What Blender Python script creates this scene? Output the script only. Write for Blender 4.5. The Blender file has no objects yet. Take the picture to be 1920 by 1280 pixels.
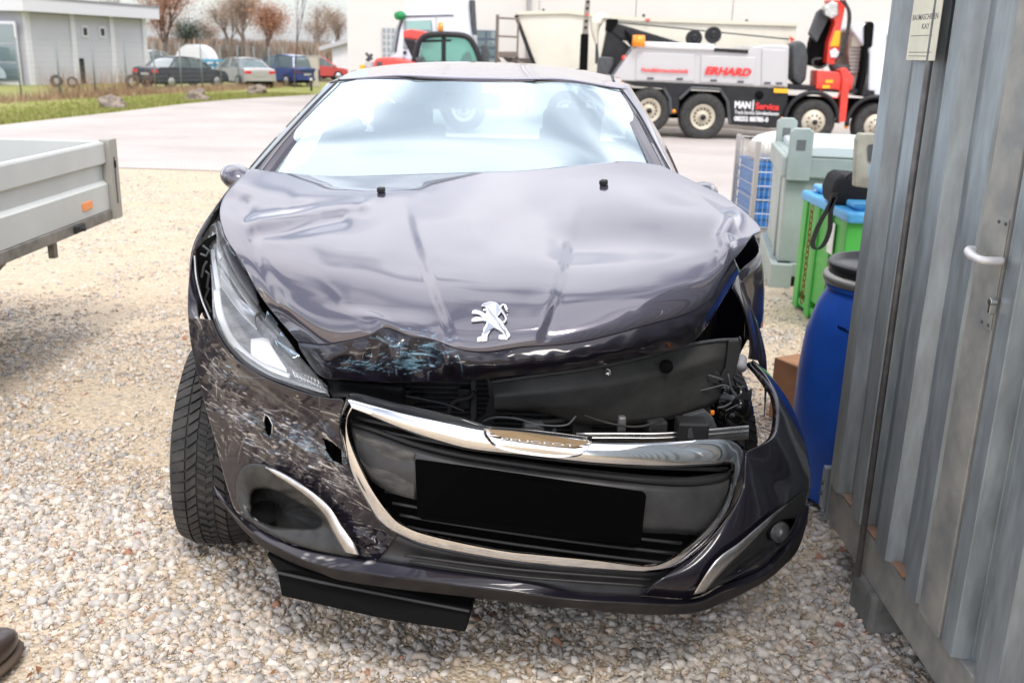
import bpy, bmesh, math, random
import numpy as np
from mathutils import Vector, Matrix, Euler, noise
from mathutils.bvhtree import BVHTree
from math import radians as R, sin, cos, pi, atan2, tan, sqrt
random.seed(7); rng = np.random.default_rng(7)
sc = bpy.context.scene
C = sc.collection
# ------------------------------------------------------------------ camera
FPX, CX0, CY0 = 1822.0, 960.0, 640.0
TH, RO, H = R(16.6), math.atan(169/6093), 1.5
cd = bpy.data.cameras.new('camera'); cam = bpy.data.objects.new('camera', cd); C.objects.link(cam)
_F = Vector((0, cos(TH), -sin(TH))); _R0 = Vector((1, 0, 0)); _U0 = Vector((0, sin(TH), cos(TH)))
_R = cos(RO)*_R0 + sin(RO)*_U0; _U = -sin(RO)*_R0 + cos(RO)*_U0
cam.matrix_world = Matrix(((_R.x, _U.x, -_F.x, 0), (_R.y, _U.y, -_F.y, 0), (_R.z, _U.z, -_F.z, H), (0, 0, 0, 1)))
cd.sensor_width = 36; cd.lens = 36*FPX/1920; cd.clip_start = 0.05; cd.clip_end = 2000
cd.dof.use_dof = True; cd.dof.focus_distance = 2.4; cd.dof.aperture_fstop = 5.2
sc.camera = cam
# ------------------------------------------------------------------ world, sun, exposure
SUN_EL, SUN_AZ = R(56), R(163)
w = bpy.data.worlds.new('World'); sc.world = w; w.use_nodes = True
nt = w.node_tree; nt.nodes.clear()
def N(t, ty, **kw):
    n = t.nodes.new(ty)
    for k, v in kw.items():
        if k.startswith('_'): setattr(n, k[1:], v)
        else: n.inputs[k.replace('__', ' ')].default_value = v
    return n
sky = N(nt, 'ShaderNodeTexSky'); sky.sky_type = 'NISHITA'; sky.sun_disc = False
sky.sun_elevation = SUN_EL; sky.sun_rotation = SUN_AZ; sky.air_density = 1.0; sky.dust_density = 2.0
tcw = N(nt, 'ShaderNodeTexCoord')
mpw = N(nt, 'ShaderNodeMapping'); mpw.inputs['Scale'].default_value = (1.0, 1.0, 2.2); mpw.inputs['Location'].default_value = (0.3, 1.7, 0.4)
nzw = N(nt, 'ShaderNodeTexNoise', Scale=2.0, Detail=3.0, Roughness=0.45, Distortion=0.0)
crw = N(nt, 'ShaderNodeValToRGB'); crw.color_ramp.elements[0].position = 0.42; crw.color_ramp.elements[1].position = 0.56
crw.color_ramp.elements[0].color = (0.22, 0.22, 0.22, 1)
nz2 = N(nt, 'ShaderNodeTexNoise', Scale=1.4, Detail=3.0)
cl = N(nt, 'ShaderNodeValToRGB'); cl.color_ramp.elements[0].position = .35; cl.color_ramp.elements[1].position = .65
cl.color_ramp.elements[0].color = (10.5, 10.7, 11.8, 1); cl.color_ramp.elements[1].color = (14.5, 14.3, 14.8, 1)
mxw = N(nt, 'ShaderNodeMix'); mxw.data_type = 'RGBA'
bg = N(nt, 'ShaderNodeBackground', Strength=0.105); ow = N(nt, 'ShaderNodeOutputWorld')
L_ = nt.links.new
L_(tcw.outputs['Generated'], mpw.inputs[0]); L_(mpw.outputs[0], nzw.inputs['Vector']); L_(mpw.outputs[0], nz2.inputs['Vector'])
L_(nzw.outputs['Fac'], crw.inputs[0]); L_(nz2.outputs['Fac'], cl.inputs[0])
L_(crw.outputs[0], mxw.inputs[0]); L_(sky.outputs[0], mxw.inputs[6]); L_(cl.outputs[0], mxw.inputs[7])
L_(mxw.outputs[2], bg.inputs[0]); L_(bg.outputs[0], ow.inputs[0])
sl = bpy.data.lights.new('sun', 'SUN'); so = bpy.data.objects.new('sun', sl); C.objects.link(so)
sl.energy = 1.25; sl.angle = R(16); sl.color = (1, .95, .88)
# sky sun_rotation is clockwise from +Y seen from above
sd = Vector((sin(SUN_AZ)*cos(SUN_EL), cos(SUN_AZ)*cos(SUN_EL), sin(SUN_EL)))
so.rotation_euler = sd.to_track_quat('Z', 'Y').to_euler(); so.location = (0, 0, 30)
sc.view_settings.view_transform = 'Standard'; sc.view_settings.look = 'None'
sc.view_settings.exposure = 0.78; sc.view_settings.gamma = 1; sc.view_settings.use_curve_mapping = False
sc.render.engine = 'CYCLES'; sc.cycles.max_bounces = 8; sc.cycles.transparent_max_bounces = 10
sc.cycles.use_denoising = True; sc.cycles.caustics_reflective = False; sc.cycles.caustics_refractive = False

# ------------------------------------------------------------------ geometry helpers
def ray(px, py):
    return (_F*FPX + _R*(px-CX0) - _U*(py-CY0))
def P(px, py, Y):
    d = ray(px, py); t = Y/d.y; return Vector((d.x*t, Y, H+d.z*t))
def PZ(px, py, z):
    d = ray(px, py); t = (z-H)/d.z; return Vector((d.x*t, d.y*t, z))
def PXp(px, py, X):
    d = ray(px, py); t = X/d.x; return Vector((X, d.y*t, H+d.z*t))
_gy = [-20, 4, 22, 40, 55, 3000]; _gz = [0, 0, -.48, -.55, -.66, -.66]
def G(Y): return float(np.interp(Y, _gy, _gz))
def GP(px, py):
    z = 0.
    for _ in range(30):
        p = PZ(px, py, z); z = .5*z+.5*G(p.y)
    return p

def catmull(pts, n, closed=False):
    pts = [np.array(p, float) for p in pts]; out = []; k = len(pts)
    segs = k if closed else k-1
    for i in range(segs):
        p1, p2 = pts[i], pts[(i+1) % k]
        p0 = pts[(i-1) % k] if closed or i > 0 else 2*p1-p2
        p3 = pts[(i+2) % k] if closed or i < k-2 else 2*p2-p1
        for j in range(n):
            t = j/n
            out.append(.5*((2*p1)+(-p0+p2)*t+(2*p0-5*p1+4*p2-p3)*t*t+(-p0+3*p1-3*p2+p3)*t**3))
    if not closed: out.append(pts[-1])
    return out
def resample(pts, n, smooth=True):
    """n points spread by arc length along a smooth curve"""
    c = np.array(catmull(pts, 12)) if smooth and len(pts) > 2 else np.array(pts, float)
    d = np.r_[0, np.cumsum(np.linalg.norm(np.diff(c[:, :2], axis=0), axis=1))]
    s = np.linspace(0, d[-1], n)
    return np.stack([np.interp(s, d, c[:, k]) for k in range(c.shape[1])], 1)
def param(pts, n):
    """n samples by control index (keeps the columns of matched lists together)"""
    c = np.array(catmull(pts, 16)); s = np.linspace(0, len(c)-1, n); i = np.arange(len(c))
    return np.stack([np.interp(s, i, c[:, k]) for k in range(c.shape[1])], 1)

class MB:
    def __init__(s): s.v = []; s.f = []; s.att = {}
    def add(s, vs, fs):
        o = len(s.v); s.v += [tuple(v) for v in vs]; s.f += [tuple(i+o for i in f) for f in fs]; return o
    def box(s, c, d, rz=0, M=None, bev=0):
        x, y, z = d[0]/2, d[1]/2, d[2]/2
        vs = [Vector((a*x, b*y, e*z)) for a, b, e in ((-1,-1,-1),(1,-1,-1),(1,1,-1),(-1,1,-1),(-1,-1,1),(1,-1,1),(1,1,1),(-1,1,1))]
        m = M if M is not None else Matrix.Rotation(rz, 3, 'Z')
        vs = [Vector(c)+m @ v for v in vs]
        s.add(vs, [(0,3,2,1),(4,5,6,7),(0,1,5,4),(1,2,6,5),(2,3,7,6),(3,0,4,7)]); return s
    def bb(s, x0, x1, y0, y1, z0, z1):
        return s.box(((x0+x1)/2, (y0+y1)/2, (z0+z1)/2), (abs(x1-x0), abs(y1-y0), abs(z1-z0)))
    def tube(s, pts, r, seg=8, cap=True, closed=False):
        pts = [Vector(p) for p in pts]; n = len(pts); rs = r if hasattr(r, '__len__') else [r]*n
        prev = None; o = len(s.v)
        for i, p in enumerate(pts):
            if closed: t = pts[(i+1) % n]-pts[(i-1) % n]
            else: t = (pts[min(i+1, n-1)]-pts[max(i-1, 0)])
            t.normalize()
            if prev is None:
                a = Vector((0, 0, 1)) if abs(t.z) < .9 else Vector((1, 0, 0)); u = t.cross(a).normalized()
            else:
                u = (prev-t*prev.dot(t)).normalized()
            prev = u; v = t.cross(u)
            for k in range(seg):
                a = 2*pi*k/seg; s.v.append(tuple(p+(u*cos(a)+v*sin(a))*rs[i]))
        for i in range(n if closed else n-1):
            j = (i+1) % n
            for k in range(seg):
                l = (k+1) % seg; s.f.append((o+i*seg+k, o+i*seg+l, o+j*seg+l, o+j*seg+k))
        if cap and not closed:
            s.f.append(tuple(o+k for k in range(seg))[::-1]); s.f.append(tuple(o+(n-1)*seg+k for k in range(seg)))
        return s
    def cyl(s, a, b, r, r2=None, seg=16): return s.tube([a, b], [r, r if r2 is None else r2], seg)
    def lathe(s, prof, c, axis='Z', seg=24, M=None):
        """prof: (radius, height) pairs"""
        o = len(s.v); n = len(prof)
        for i in range(seg):
            a = 2*pi*i/seg
            for r, h in prof:
                if axis == 'Z': p = Vector((r*cos(a), r*sin(a), h))
                elif axis == 'X': p = Vector((h, r*cos(a), r*sin(a)))
                else: p = Vector((r*cos(a), h, r*sin(a)))
                if M is not None: p = M @ p
                s.v.append(tuple(Vector(c)+p))
        for i in range(seg):
            j = (i+1) % seg
            for k in range(n-1): s.f.append((o+i*n+k, o+j*n+k, o+j*n+k+1, o+i*n+k+1))
        return s
    def prism(s, pts, vec):
        """closed outline + extrusion vector"""
        pts = [Vector(p) for p in pts]; n = len(pts); o = len(s.v)
        s.v += [tuple(p) for p in pts]+[tuple(p+Vector(vec)) for p in pts]
        s.f.append(tuple(o+i for i in range(n))); s.f.append(tuple(o+n+i for i in range(n))[::-1])
        for i in range(n):
            j = (i+1) % n; s.f.append((o+j, o+i, o+n+i, o+n+j))
        return s
    def grid(s, A):
        """A: (rows, cols, 3)"""
        A = np.asarray(A); n, m = A.shape[:2]; o = len(s.v)
        s.v += [tuple(map(float, p)) for p in A.reshape(-1, 3)]
        s.f += [(o+i*m+j, o+i*m+j+1, o+(i+1)*m+j+1, o+(i+1)*m+j) for i in range(n-1) for j in range(m-1)]
        return o
    def ico(s, c, d, sub=1, M=None, jit=0):
        bm = bmesh.new(); bmesh.ops.create_icosphere(bm, subdivisions=sub, radius=1)
        vs = []
        for v in bm.verts:
            p = Vector((v.co.x*d[0], v.co.y*d[1], v.co.z*d[2]))*(1+random.uniform(-jit, jit))
            if M is not None: p = M @ p
            vs.append(Vector(c)+p)
        s.add(vs, [tuple(x.index for x in f.verts) for f in bm.faces]); bm.free(); return s
    def build(s, name, mat, parent=None, smooth=False, bevel=0, solid=0, sub=0, flip=False, auto=None, attrs=None, local=False, bseg=2):
        me = bpy.data.meshes.new(name)
        me.from_pydata(s.v, [], [f[::-1] for f in s.f] if flip else s.f); me.update()
        return mk(name, me, mat, parent, smooth, bevel, solid, sub, auto, attrs, local, bseg)
def mk(name, me, mat, parent=None, smooth=False, bevel=0, solid=0, sub=0, auto=None, attrs=None, local=False, bseg=2):
    if smooth: me.polygons.foreach_set('use_smooth', [True]*len(me.polygons))
    if auto is not None: me.set_sharp_from_angle(angle=R(auto))
    if attrs:
        for k, vals in attrs.items():
            a = me.attributes.new(k, 'FLOAT', 'POINT'); a.data.foreach_set('value', np.asarray(vals, dtype=np.float32))
    o = bpy.data.objects.new(name, me); C.objects.link(o)
    if mat: me.materials.append(mat)
    if solid:
        m = o.modifiers.new('solid', 'SOLIDIFY'); m.thickness = solid; m.offset = -1
    if bevel:
        m = o.modifiers.new('bevel', 'BEVEL'); m.width = bevel; m.segments = bseg; m.limit_method = 'ANGLE'; m.angle_limit = R(35)
        m.harden_normals = False
    if sub:
        m = o.modifiers.new('sub', 'SUBSURF'); m.levels = sub; m.render_levels = sub
    if parent is not None:
        o.parent = parent
        if not local: o.matrix_parent_inverse = root_inv(parent)
    return o
def root_inv(o):
    if o.parent is None: return Matrix.Translation(-Vector(o.location)) if not any(o.rotation_euler) else o.matrix_basis.inverted()
    return Matrix.Identity(4)
def tag(o, label=None, cat=None, group=None, kind=None):
    for k, v in (('label', label), ('category', cat), ('group', group), ('kind', kind)):
        if v: o[k] = v
    return o
def thing(name, label, cat, loc=(0, 0, 0), group=None, rz=0):
    o = bpy.data.objects.new(name, None); C.objects.link(o); o.location = loc; o.rotation_euler = (0, 0, rz)
    o.empty_display_size = .2
    return tag(o, label, cat, group)
def kids(o): return [c for c in bpy.data.objects if c.parent == o]
def dup(o, loc, rz=0, label=None, group=None):
    def cp(x, par):
        c = x.copy(); C.objects.link(c)
        if par is not None: c.parent = par
        for ch in kids(x): cp(ch, c)
        return c
    r = cp(o, None); r.location = loc; r.rotation_euler = (0, 0, rz)
    if label: r['label'] = label
    if group: r['group'] = group
    return r
def pq(pts, Y): return [P(a, b, Y) for a, b in pts]
def slab(mb, pts, Y, d):
    """outline read at distance Y, given thickness d away from the camera"""
    mb.prism(pq(pts, Y), (0, d, 0)); return mb
def text_mesh(body, name, mat, parent, origin, xdir, updir, size, width=None, bold=0.0, depth=.002, shear=0, local=False):
    cu = bpy.data.curves.new('txt', 'FONT'); cu.body = body; cu.size = 1; cu.offset = bold; cu.shear = shear; cu.resolution_u = 3
    cu.extrude = .01
    o = bpy.data.objects.new('txt', cu); C.objects.link(o)
    dg = bpy.context.evaluated_depsgraph_get(); me = bpy.data.meshes.new_from_object(o.evaluated_get(dg))
    bpy.data.objects.remove(o); bpy.data.curves.remove(cu)
    vs = np.array([v.co[:] for v in me.vertices])
    vs[:, 0] -= vs[:, 0].min(); hgt = vs[:, 1].max()-vs[:, 1].min(); vs[:, 1] -= vs[:, 1].min(); vs[:, 2] /= .02
    sy = size/hgt; sx = sy if width is None else width/vs[:, 0].max()
    X = Vector(xdir).normalized(); U = Vector(updir).normalized(); Nn = X.cross(U).normalized()
    for i, v in enumerate(me.vertices): v.co = Vector(origin)+X*vs[i, 0]*sx+U*vs[i, 1]*sy+Nn*vs[i, 2]*depth
    me.update(); me.materials.clear()
    return mk(name, me, mat, parent, local=local)

# ------------------------------------------------------------------ materials
def mat(name, col, rough=.5, metal=0, spec=.5, coat=0, coat_r=.03, var=0, vscale=8, col2=None, bump=0, bscale=60, detail=4, stretch=None,
        emis=None, alpha=None, trans=0, ior=1.45, sheen=0, rvar=0, dirt=None):
    m = bpy.data.materials.new(name); m.use_nodes = True; t = m.node_tree; b = t.nodes['Principled BSDF']; l = t.links.new
    b.inputs['Base Color'].default_value = (*col, 1); b.inputs['Roughness'].default_value = rough; b.inputs['Metallic'].default_value = metal
    b.inputs['Specular IOR Level'].default_value = spec; b.inputs['Coat Weight'].default_value = coat; b.inputs['Coat Roughness'].default_value = coat_r
    b.inputs['Transmission Weight'].default_value = trans; b.inputs['IOR'].default_value = ior
    if emis: b.inputs['Emission Color'].default_value = (*emis[0], 1); b.inputs['Emission Strength'].default_value = emis[1]
    tc = N(t, 'ShaderNodeTexCoord'); mp = N(t, 'ShaderNodeMapping'); l(tc.outputs['Object'], mp.inputs[0])
    if stretch: mp.inputs['Scale'].default_value = stretch
    if var or col2:
        n = N(t, 'ShaderNodeTexNoise', Scale=vscale, Detail=detail, Roughness=.6); l(mp.outputs[0], n.inputs['Vector'])
        r = N(t, 'ShaderNodeValToRGB'); r.color_ramp.elements[0].position = .35; r.color_ramp.elements[1].position = .65
        c2 = col2 if col2 else tuple(c*(1-var) for c in col)
        r.color_ramp.elements[0].color = (*c2, 1); r.color_ramp.elements[1].color = (*[min(1, c*(1+(0 if col2 else var*.5))) for c in col], 1)
        l(n.outputs['Fac'], r.inputs[0]); l(r.outputs[0], b.inputs['Base Color']); m['c'] = 1
        if rvar:
            mr = N(t, 'ShaderNodeMapRange'); mr.inputs[3].default_value = max(0, rough-rvar); mr.inputs[4].default_value = rough+rvar
            l(n.outputs['Fac'], mr.inputs[0]); l(mr.outputs[0], b.inputs['Roughness'])
    if bump:
        n2 = N(t, 'ShaderNodeTexNoise', Scale=bscale, Detail=5.0); l(mp.outputs[0], n2.inputs['Vector'])
        bp = N(t, 'ShaderNodeBump', Strength=bump, Distance=.01); l(n2.outputs['Fac'], bp.inputs['Height']); l(bp.outputs[0], b.inputs['Normal'])
    return m
def paint_mat(name, col, scuff_col=(.42, .37, .33), blue=(.22, .42, .55), metal=.35, rough=.35):
    """dark metallic paint; attributes scuff / blue / bare carry where the crash rubbed it"""
    m = mat(name, col, rough, metal, .3, 1.0, .02); t = m.node_tree; b = t.nodes['Principled BSDF']; l = t.links.new
    tc = N(t, 'ShaderNodeTexCoord')
    fl = N(t, 'ShaderNodeTexNoise', Scale=900.0, Detail=0.0); l(tc.outputs['Object'], fl.inputs['Vector'])
    def streak(sc_, scale, det=8.0, w=0.0):
        mp = N(t, 'ShaderNodeMapping'); mp.inputs['Scale'].default_value = sc_; mp.inputs['Rotation'].default_value = (0, R(w), 0)
        l(tc.outputs['Object'], mp.inputs[0])
        n = N(t, 'ShaderNodeTexNoise', Scale=scale, Detail=det, Roughness=.68, Distortion=.8); l(mp.outputs[0], n.inputs['Vector']); return n.outputs['Fac']
    def mask(att, tex, soft=.16):
        a = N(t, 'ShaderNodeAttribute'); a.attribute_name = att
        s = N(t, 'ShaderNodeMath', _operation='ADD'); l(a.outputs['Fac'], s.inputs[0]); l(tex, s.inputs[1])
        r = N(t, 'ShaderNodeMapRange'); r.inputs[1].default_value = .92; r.inputs[2].default_value = .92+soft; l(s.outputs[0], r.inputs[0]); return r.outputs[0]
    s1 = streak((1, 1, 9), 46.0, w=-30); s2 = streak((1.2, 1.2, 9), 30.0, w=-14); s3 = streak((1, 1, 1.6), 16.0, w=-50)
    sm = mask('scuff', s1, .10); bm_ = mask('blue', s2, .12); s3m = mask('scuff', s3, .05)
    hv = N(t, 'ShaderNodeMath', _operation='MULTIPLY'); hv.inputs[1].default_value = .45; l(s3m, hv.inputs[0]); s3m = hv.outputs[0]
    mx = N(t, 'ShaderNodeMath', _operation='MAXIMUM'); l(sm, mx.inputs[0]); l(s3m, mx.inputs[1])
    amt = N(t, 'ShaderNodeMath', _operation='MULTIPLY'); amt.inputs[1].default_value = .62; l(mx.outputs[0], amt.inputs[0])
    c1 = N(t, 'ShaderNodeMix'); c1.data_type = 'RGBA'; c1.inputs[6].default_value = (*col, 1)
    sn = N(t, 'ShaderNodeTexNoise', Scale=45.0, Detail=4.0); l(tc.outputs['Object'], sn.inputs['Vector'])
    sr = N(t, 'ShaderNodeValToRGB'); sr.color_ramp.elements[0].position = .35; sr.color_ramp.elements[1].position = .62
    sr.color_ramp.elements[0].color = (.12, .11, .13, 1); sr.color_ramp.elements[1].color = (*scuff_col, 1); l(sn.outputs['Fac'], sr.inputs[0])
    l(sr.outputs[0], c1.inputs[7]); l(amt.outputs[0], c1.inputs[0])
    c2 = N(t, 'ShaderNodeMix'); c2.data_type = 'RGBA'; c2.inputs[7].default_value = (*blue, 1)
    am2 = N(t, 'ShaderNodeMath', _operation='MULTIPLY'); am2.inputs[1].default_value = .75; l(bm_, am2.inputs[0])
    l(c1.outputs[2], c2.inputs[6]); l(am2.outputs[0], c2.inputs[0]); 
    sa = N(t, 'ShaderNodeAttribute'); sa.attribute_name = 'scratch'; sb_ = N(t, 'ShaderNodeAttribute'); sb_.attribute_name = 'bscratch'
    c3 = N(t, 'ShaderNodeMix'); c3.data_type = 'RGBA'; c3.inputs[7].default_value = (.60, .56, .52, 1); l(c2.outputs[2], c3.inputs[6]); l(sa.outputs['Fac'], c3.inputs[0])
    c4 = N(t, 'ShaderNodeMix'); c4.data_type = 'RGBA'; c4.inputs[7].default_value = (.26, .46, .60, 1); l(c3.outputs[2], c4.inputs[6]); l(sb_.outputs['Fac'], c4.inputs[0])
    l(c4.outputs[2], b.inputs['Base Color'])
    SCR = N(t, 'ShaderNodeAttribute'); SCR.attribute_name = 'scratch'; BSC = N(t, 'ShaderNodeAttribute'); BSC.attribute_name = 'bscratch'
    tot = N(t, 'ShaderNodeMath', _operation='MAXIMUM'); l(mx.outputs[0], tot.inputs[0]); l(bm_, tot.inputs[1])
    inv = N(t, 'ShaderNodeMapRange'); inv.inputs[3].default_value = 1; inv.inputs[4].default_value = .1; l(tot.outputs[0], inv.inputs[0]); l(inv.outputs[0], b.inputs['Coat Weight'])
    rr = N(t, 'ShaderNodeMapRange'); rr.inputs[3].default_value = rough; rr.inputs[4].default_value = .6; l(tot.outputs[0], rr.inputs[0]); l(rr.outputs[0], b.inputs['Roughness'])
    me_ = N(t, 'ShaderNodeMapRange'); me_.inputs[3].default_value = metal; me_.inputs[4].default_value = 0; l(tot.outputs[0], me_.inputs[0]); l(me_.outputs[0], b.inputs['Metallic'])
    bp = N(t, 'ShaderNodeBump', Strength=.25, Distance=.003); l(tot.outputs[0], bp.inputs['Height']); l(bp.outputs[0], b.inputs['Normal'])
    # overall tone comes from col alone
    return m
def glass_mat(name, tint=(.75, .9, .88), ior=1.6, dust=.12, veil_col=(.75, .85, .9), base=.0, rough=.01):
    m = bpy.data.materials.new(name); m.use_nodes = True; t = m.node_tree; t.nodes.clear(); l = t.links.new
    o = N(t, 'ShaderNodeOutputMaterial'); tr = N(t, 'ShaderNodeBsdfTransparent', Color=(*tint, 1)); gl = N(t, 'ShaderNodeBsdfGlossy', Roughness=rough, Color=(.86, .95, 1, 1))
    fr = N(t, 'ShaderNodeFresnel', IOR=ior); ad = N(t, 'ShaderNodeMath', _operation='ADD'); ad.inputs[1].default_value = base; ad.use_clamp = True
    l(fr.outputs[0], ad.inputs[0])
    mx = N(t, 'ShaderNodeMixShader'); l(ad.outputs[0], mx.inputs[0]); l(tr.outputs[0], mx.inputs[1]); l(gl.outputs[0], mx.inputs[2])
    df = N(t, 'ShaderNodeBsdfDiffuse', Color=(*veil_col, 1)); m2 = N(t, 'ShaderNodeMixShader'); m2.inputs[0].default_value = dust
    l(mx.outputs[0], m2.inputs[1]); l(df.outputs[0], m2.inputs[2]); l(m2.outputs[0], o.inputs[0]); return m
def attr_mat(name, att, lo, hi, rough=.8, var=.15, vs=60, bump=.3, bs=90):
    m = mat(name, (1, 1, 1), rough, bump=bump, bscale=bs); t = m.node_tree; b = t.nodes['Principled BSDF']; l = t.links.new
    a = N(t, 'ShaderNodeAttribute'); a.attribute_name = att
    tc = N(t, 'ShaderNodeTexCoord'); n = N(t, 'ShaderNodeTexNoise', Scale=vs, Detail=4.0); l(tc.outputs['Object'], n.inputs['Vector'])
    mr = N(t, 'ShaderNodeMapRange'); mr.inputs[1].default_value = .3; mr.inputs[2].default_value = .7; mr.inputs[3].default_value = 1-var; mr.inputs[4].default_value = 1+var*.4
    l(n.outputs['Fac'], mr.inputs[0]); mu = N(t, 'ShaderNodeMix'); mu.data_type = 'RGBA'; mu.blend_type = 'MULTIPLY'; mu.inputs[0].default_value = 1
    l(a.outputs['Color'], mu.inputs[6]); l(mr.outputs[0], mu.inputs[7]); l(mu.outputs[2], b.inputs['Base Color']); return m

def coat_ior(m, v): m.node_tree.nodes['Principled BSDF'].inputs['Coat IOR'].default_value = v; return m
M_ = dict(
 black_plastic=mat('black_plastic', (.022, .022, .023), .5, var=.3, bump=.04, bscale=300),
 grille_plastic=mat('grille_plastic', (.045, .045, .047), .42, col2=(.03, .03, .031), vscale=20, bump=.05, bscale=400),
 deep_black=mat('deep_black', (.006, .006, .006), .85, spec=.1),
 gloss_black=mat('gloss_black', (.01, .01, .011), .12),
 plate_black=mat('plate_black', (.002, .002, .002), .9, spec=.02),
 chrome=mat('chrome', (.86, .86, .86), .09, 1, col2=(.76, .76, .77), vscale=9, rvar=.05),
 satin=mat('satin_metal', (.6, .59, .57), .3, 1, var=.25, vscale=14, rvar=.1),
 silver=mat('silver_plastic', (.74, .74, .74), .22, .7),
 reflector=mat('reflector', (.8, .8, .82), .15, .6, var=.3, vscale=9),
 drl=mat('white_light_guide', (.9, .9, .93), .25, 0, coat=.5),
 beam=mat('beam_steel', (.33, .33, .33), .42, .7, var=.3, vscale=20, bump=.05),
 rubber=mat('rubber', (.022, .022, .023), .72, col2=(.05, .047, .043), vscale=15, bump=.12, bscale=150),
 rim=mat('rim_alloy', (.5, .5, .51), .35, .7, var=.2),
 headlens=glass_mat('headlight_lens', (.93, .95, .96), 1.5, .06, (.8, .8, .8)),
 windscreen=glass_mat('windscreen_glass', (.66, .86, .90), 1.75, .20, (.70, .88, .95), base=.34, rough=.035),  # pale blue diffuse share paints the sky's reflection into the glass
 darkglass=glass_mat('side_glass', (.18, .22, .22), 1.5, .03),
 seat=mat('seat_fabric', (.035, .036, .04), .85, var=.2, bump=.1),
 dash=mat('dashboard', (.03, .03, .032), .6, bump=.05),
 orange=mat('orange_reflector', (.9, .25, .02), .3, coat=.5),
 galv=mat('galvanised', (.33, .37, .385), .40, .45, col2=(.225, .25, .262), vscale=26, detail=8, stretch=(1, 1, .22), rvar=.12, bump=.03, bscale=40),
 galv_dirty=mat('galvanised_dirty', (.36, .35, .31), .5, .3, col2=(.22, .225, .22), vscale=9, rvar=.1, bump=.05, bscale=60),
 black_metal=mat('black_steel', (.018, .018, .02), .45, .2, var=.3, vscale=5),
 dark_grey=mat('dark_grey', (.07, .075, .08), .5, var=.2),
 concrete=mat('concrete', (.20, .195, .18), .9, col2=(.12, .12, .11), vscale=9, bump=.4, bscale=40),
 cream=mat('cream_paint', (.78, .74, .62), .55, var=.06, vscale=2),
 white=mat('white_paint', (.80, .80, .80), .35, coat=.3, var=.04, vscale=2),
 silver_paint=mat('silver_paint', (.50, .49, .49), .4, .25, coat=.4, var=.06, vscale=2),
 red=mat('red_paint', (.75, .05, .03), .35, coat=.5, var=.15),
 red_text=mat('red_print', (.80, .04, .04), .5), white_text=mat('white_print', (.85, .85, .85), .5), grey_text=mat('grey_print', (.12, .12, .12), .5),
 yellow=mat('yellow_paint', (.85, .45, .02), .4), amber=mat('amber_lens', (.95, .30, .01), .25, coat=.5),
 greenglass=glass_mat('green_glass', (.35, .62, .52), 1.5, .25, (.35, .70, .60)),
 skinglass=mat('car_glass', (.12, .17, .18), .08, 0, spec=1.0, coat=1),
 brown=mat('dried_stalks', (.32, .20, .12), .9, var=.4),
)
# ================================================================== SETTING
def vnoise_mat_ground(name, cols, scales, rough=.9, bump=.4):
    """layered ground: cols = (base, patch, speck)"""
    m = mat(name, cols[0], rough); t = m.node_tree; b = t.nodes['Principled BSDF']; l = t.links.new
    tc = N(t, 'ShaderNodeTexCoord')
    n1 = N(t, 'ShaderNodeTexNoise', Scale=scales[0], Detail=6.0, Roughness=.65); l(tc.outputs['Object'], n1.inputs['Vector'])
    r1 = N(t, 'ShaderNodeValToRGB'); r1.color_ramp.elements[0].position = .42; r1.color_ramp.elements[1].position = .62
    r1.color_ramp.elements[0].color = (*cols[0], 1); r1.color_ramp.elements[1].color = (*cols[1], 1); l(n1.outputs['Fac'], r1.inputs[0])
    vo = N(t, 'ShaderNodeTexVoronoi', Scale=scales[1]); l(tc.outputs['Object'], vo.inputs['Vector'])
    sp = N(t, 'ShaderNodeSeparateColor'); l(vo.outputs['Color'], sp.inputs[0])
    r2 = N(t, 'ShaderNodeValToRGB'); e = r2.color_ramp.elements
    e[0].position = .0; e[0].color = tuple(c*.6 for c in cols[2])+(1,); e[1].position = 1; e[1].color = (*[min(1, c*1.35) for c in cols[2]], 1)
    l(sp.outputs[0], r2.inputs[0])
    mx = N(t, 'ShaderNodeMix'); mx.data_type = 'RGBA'; mx.inputs[0].default_value = .55; l(r1.outputs[0], mx.inputs[6]); l(r2.outputs[0], mx.inputs[7]); l(mx.outputs[2], b.inputs['Base Color'])
    ma = N(t, 'ShaderNodeMath', _operation='SUBTRACT'); ma.inputs[0].default_value = 1; l(vo.outputs['Distance'], ma.inputs[1])
    bp = N(t, 'ShaderNodeBump', Strength=bump, Distance=.012); l(ma.outputs[0], bp.inputs['Height']); l(bp.outputs[0], b.inputs['Normal'])
    return m
M_['gravel_base'] = vnoise_mat_ground('gravel_sand', ((.54, .40, .25), (.55, .44, .31), (.60, .51, .39)), (1.6, 75.0), bump=.7)
M_['earth'] = mat('field_ground', (.16, .15, .07), .95, col2=(.24, .19, .11), vscale=.15)
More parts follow.
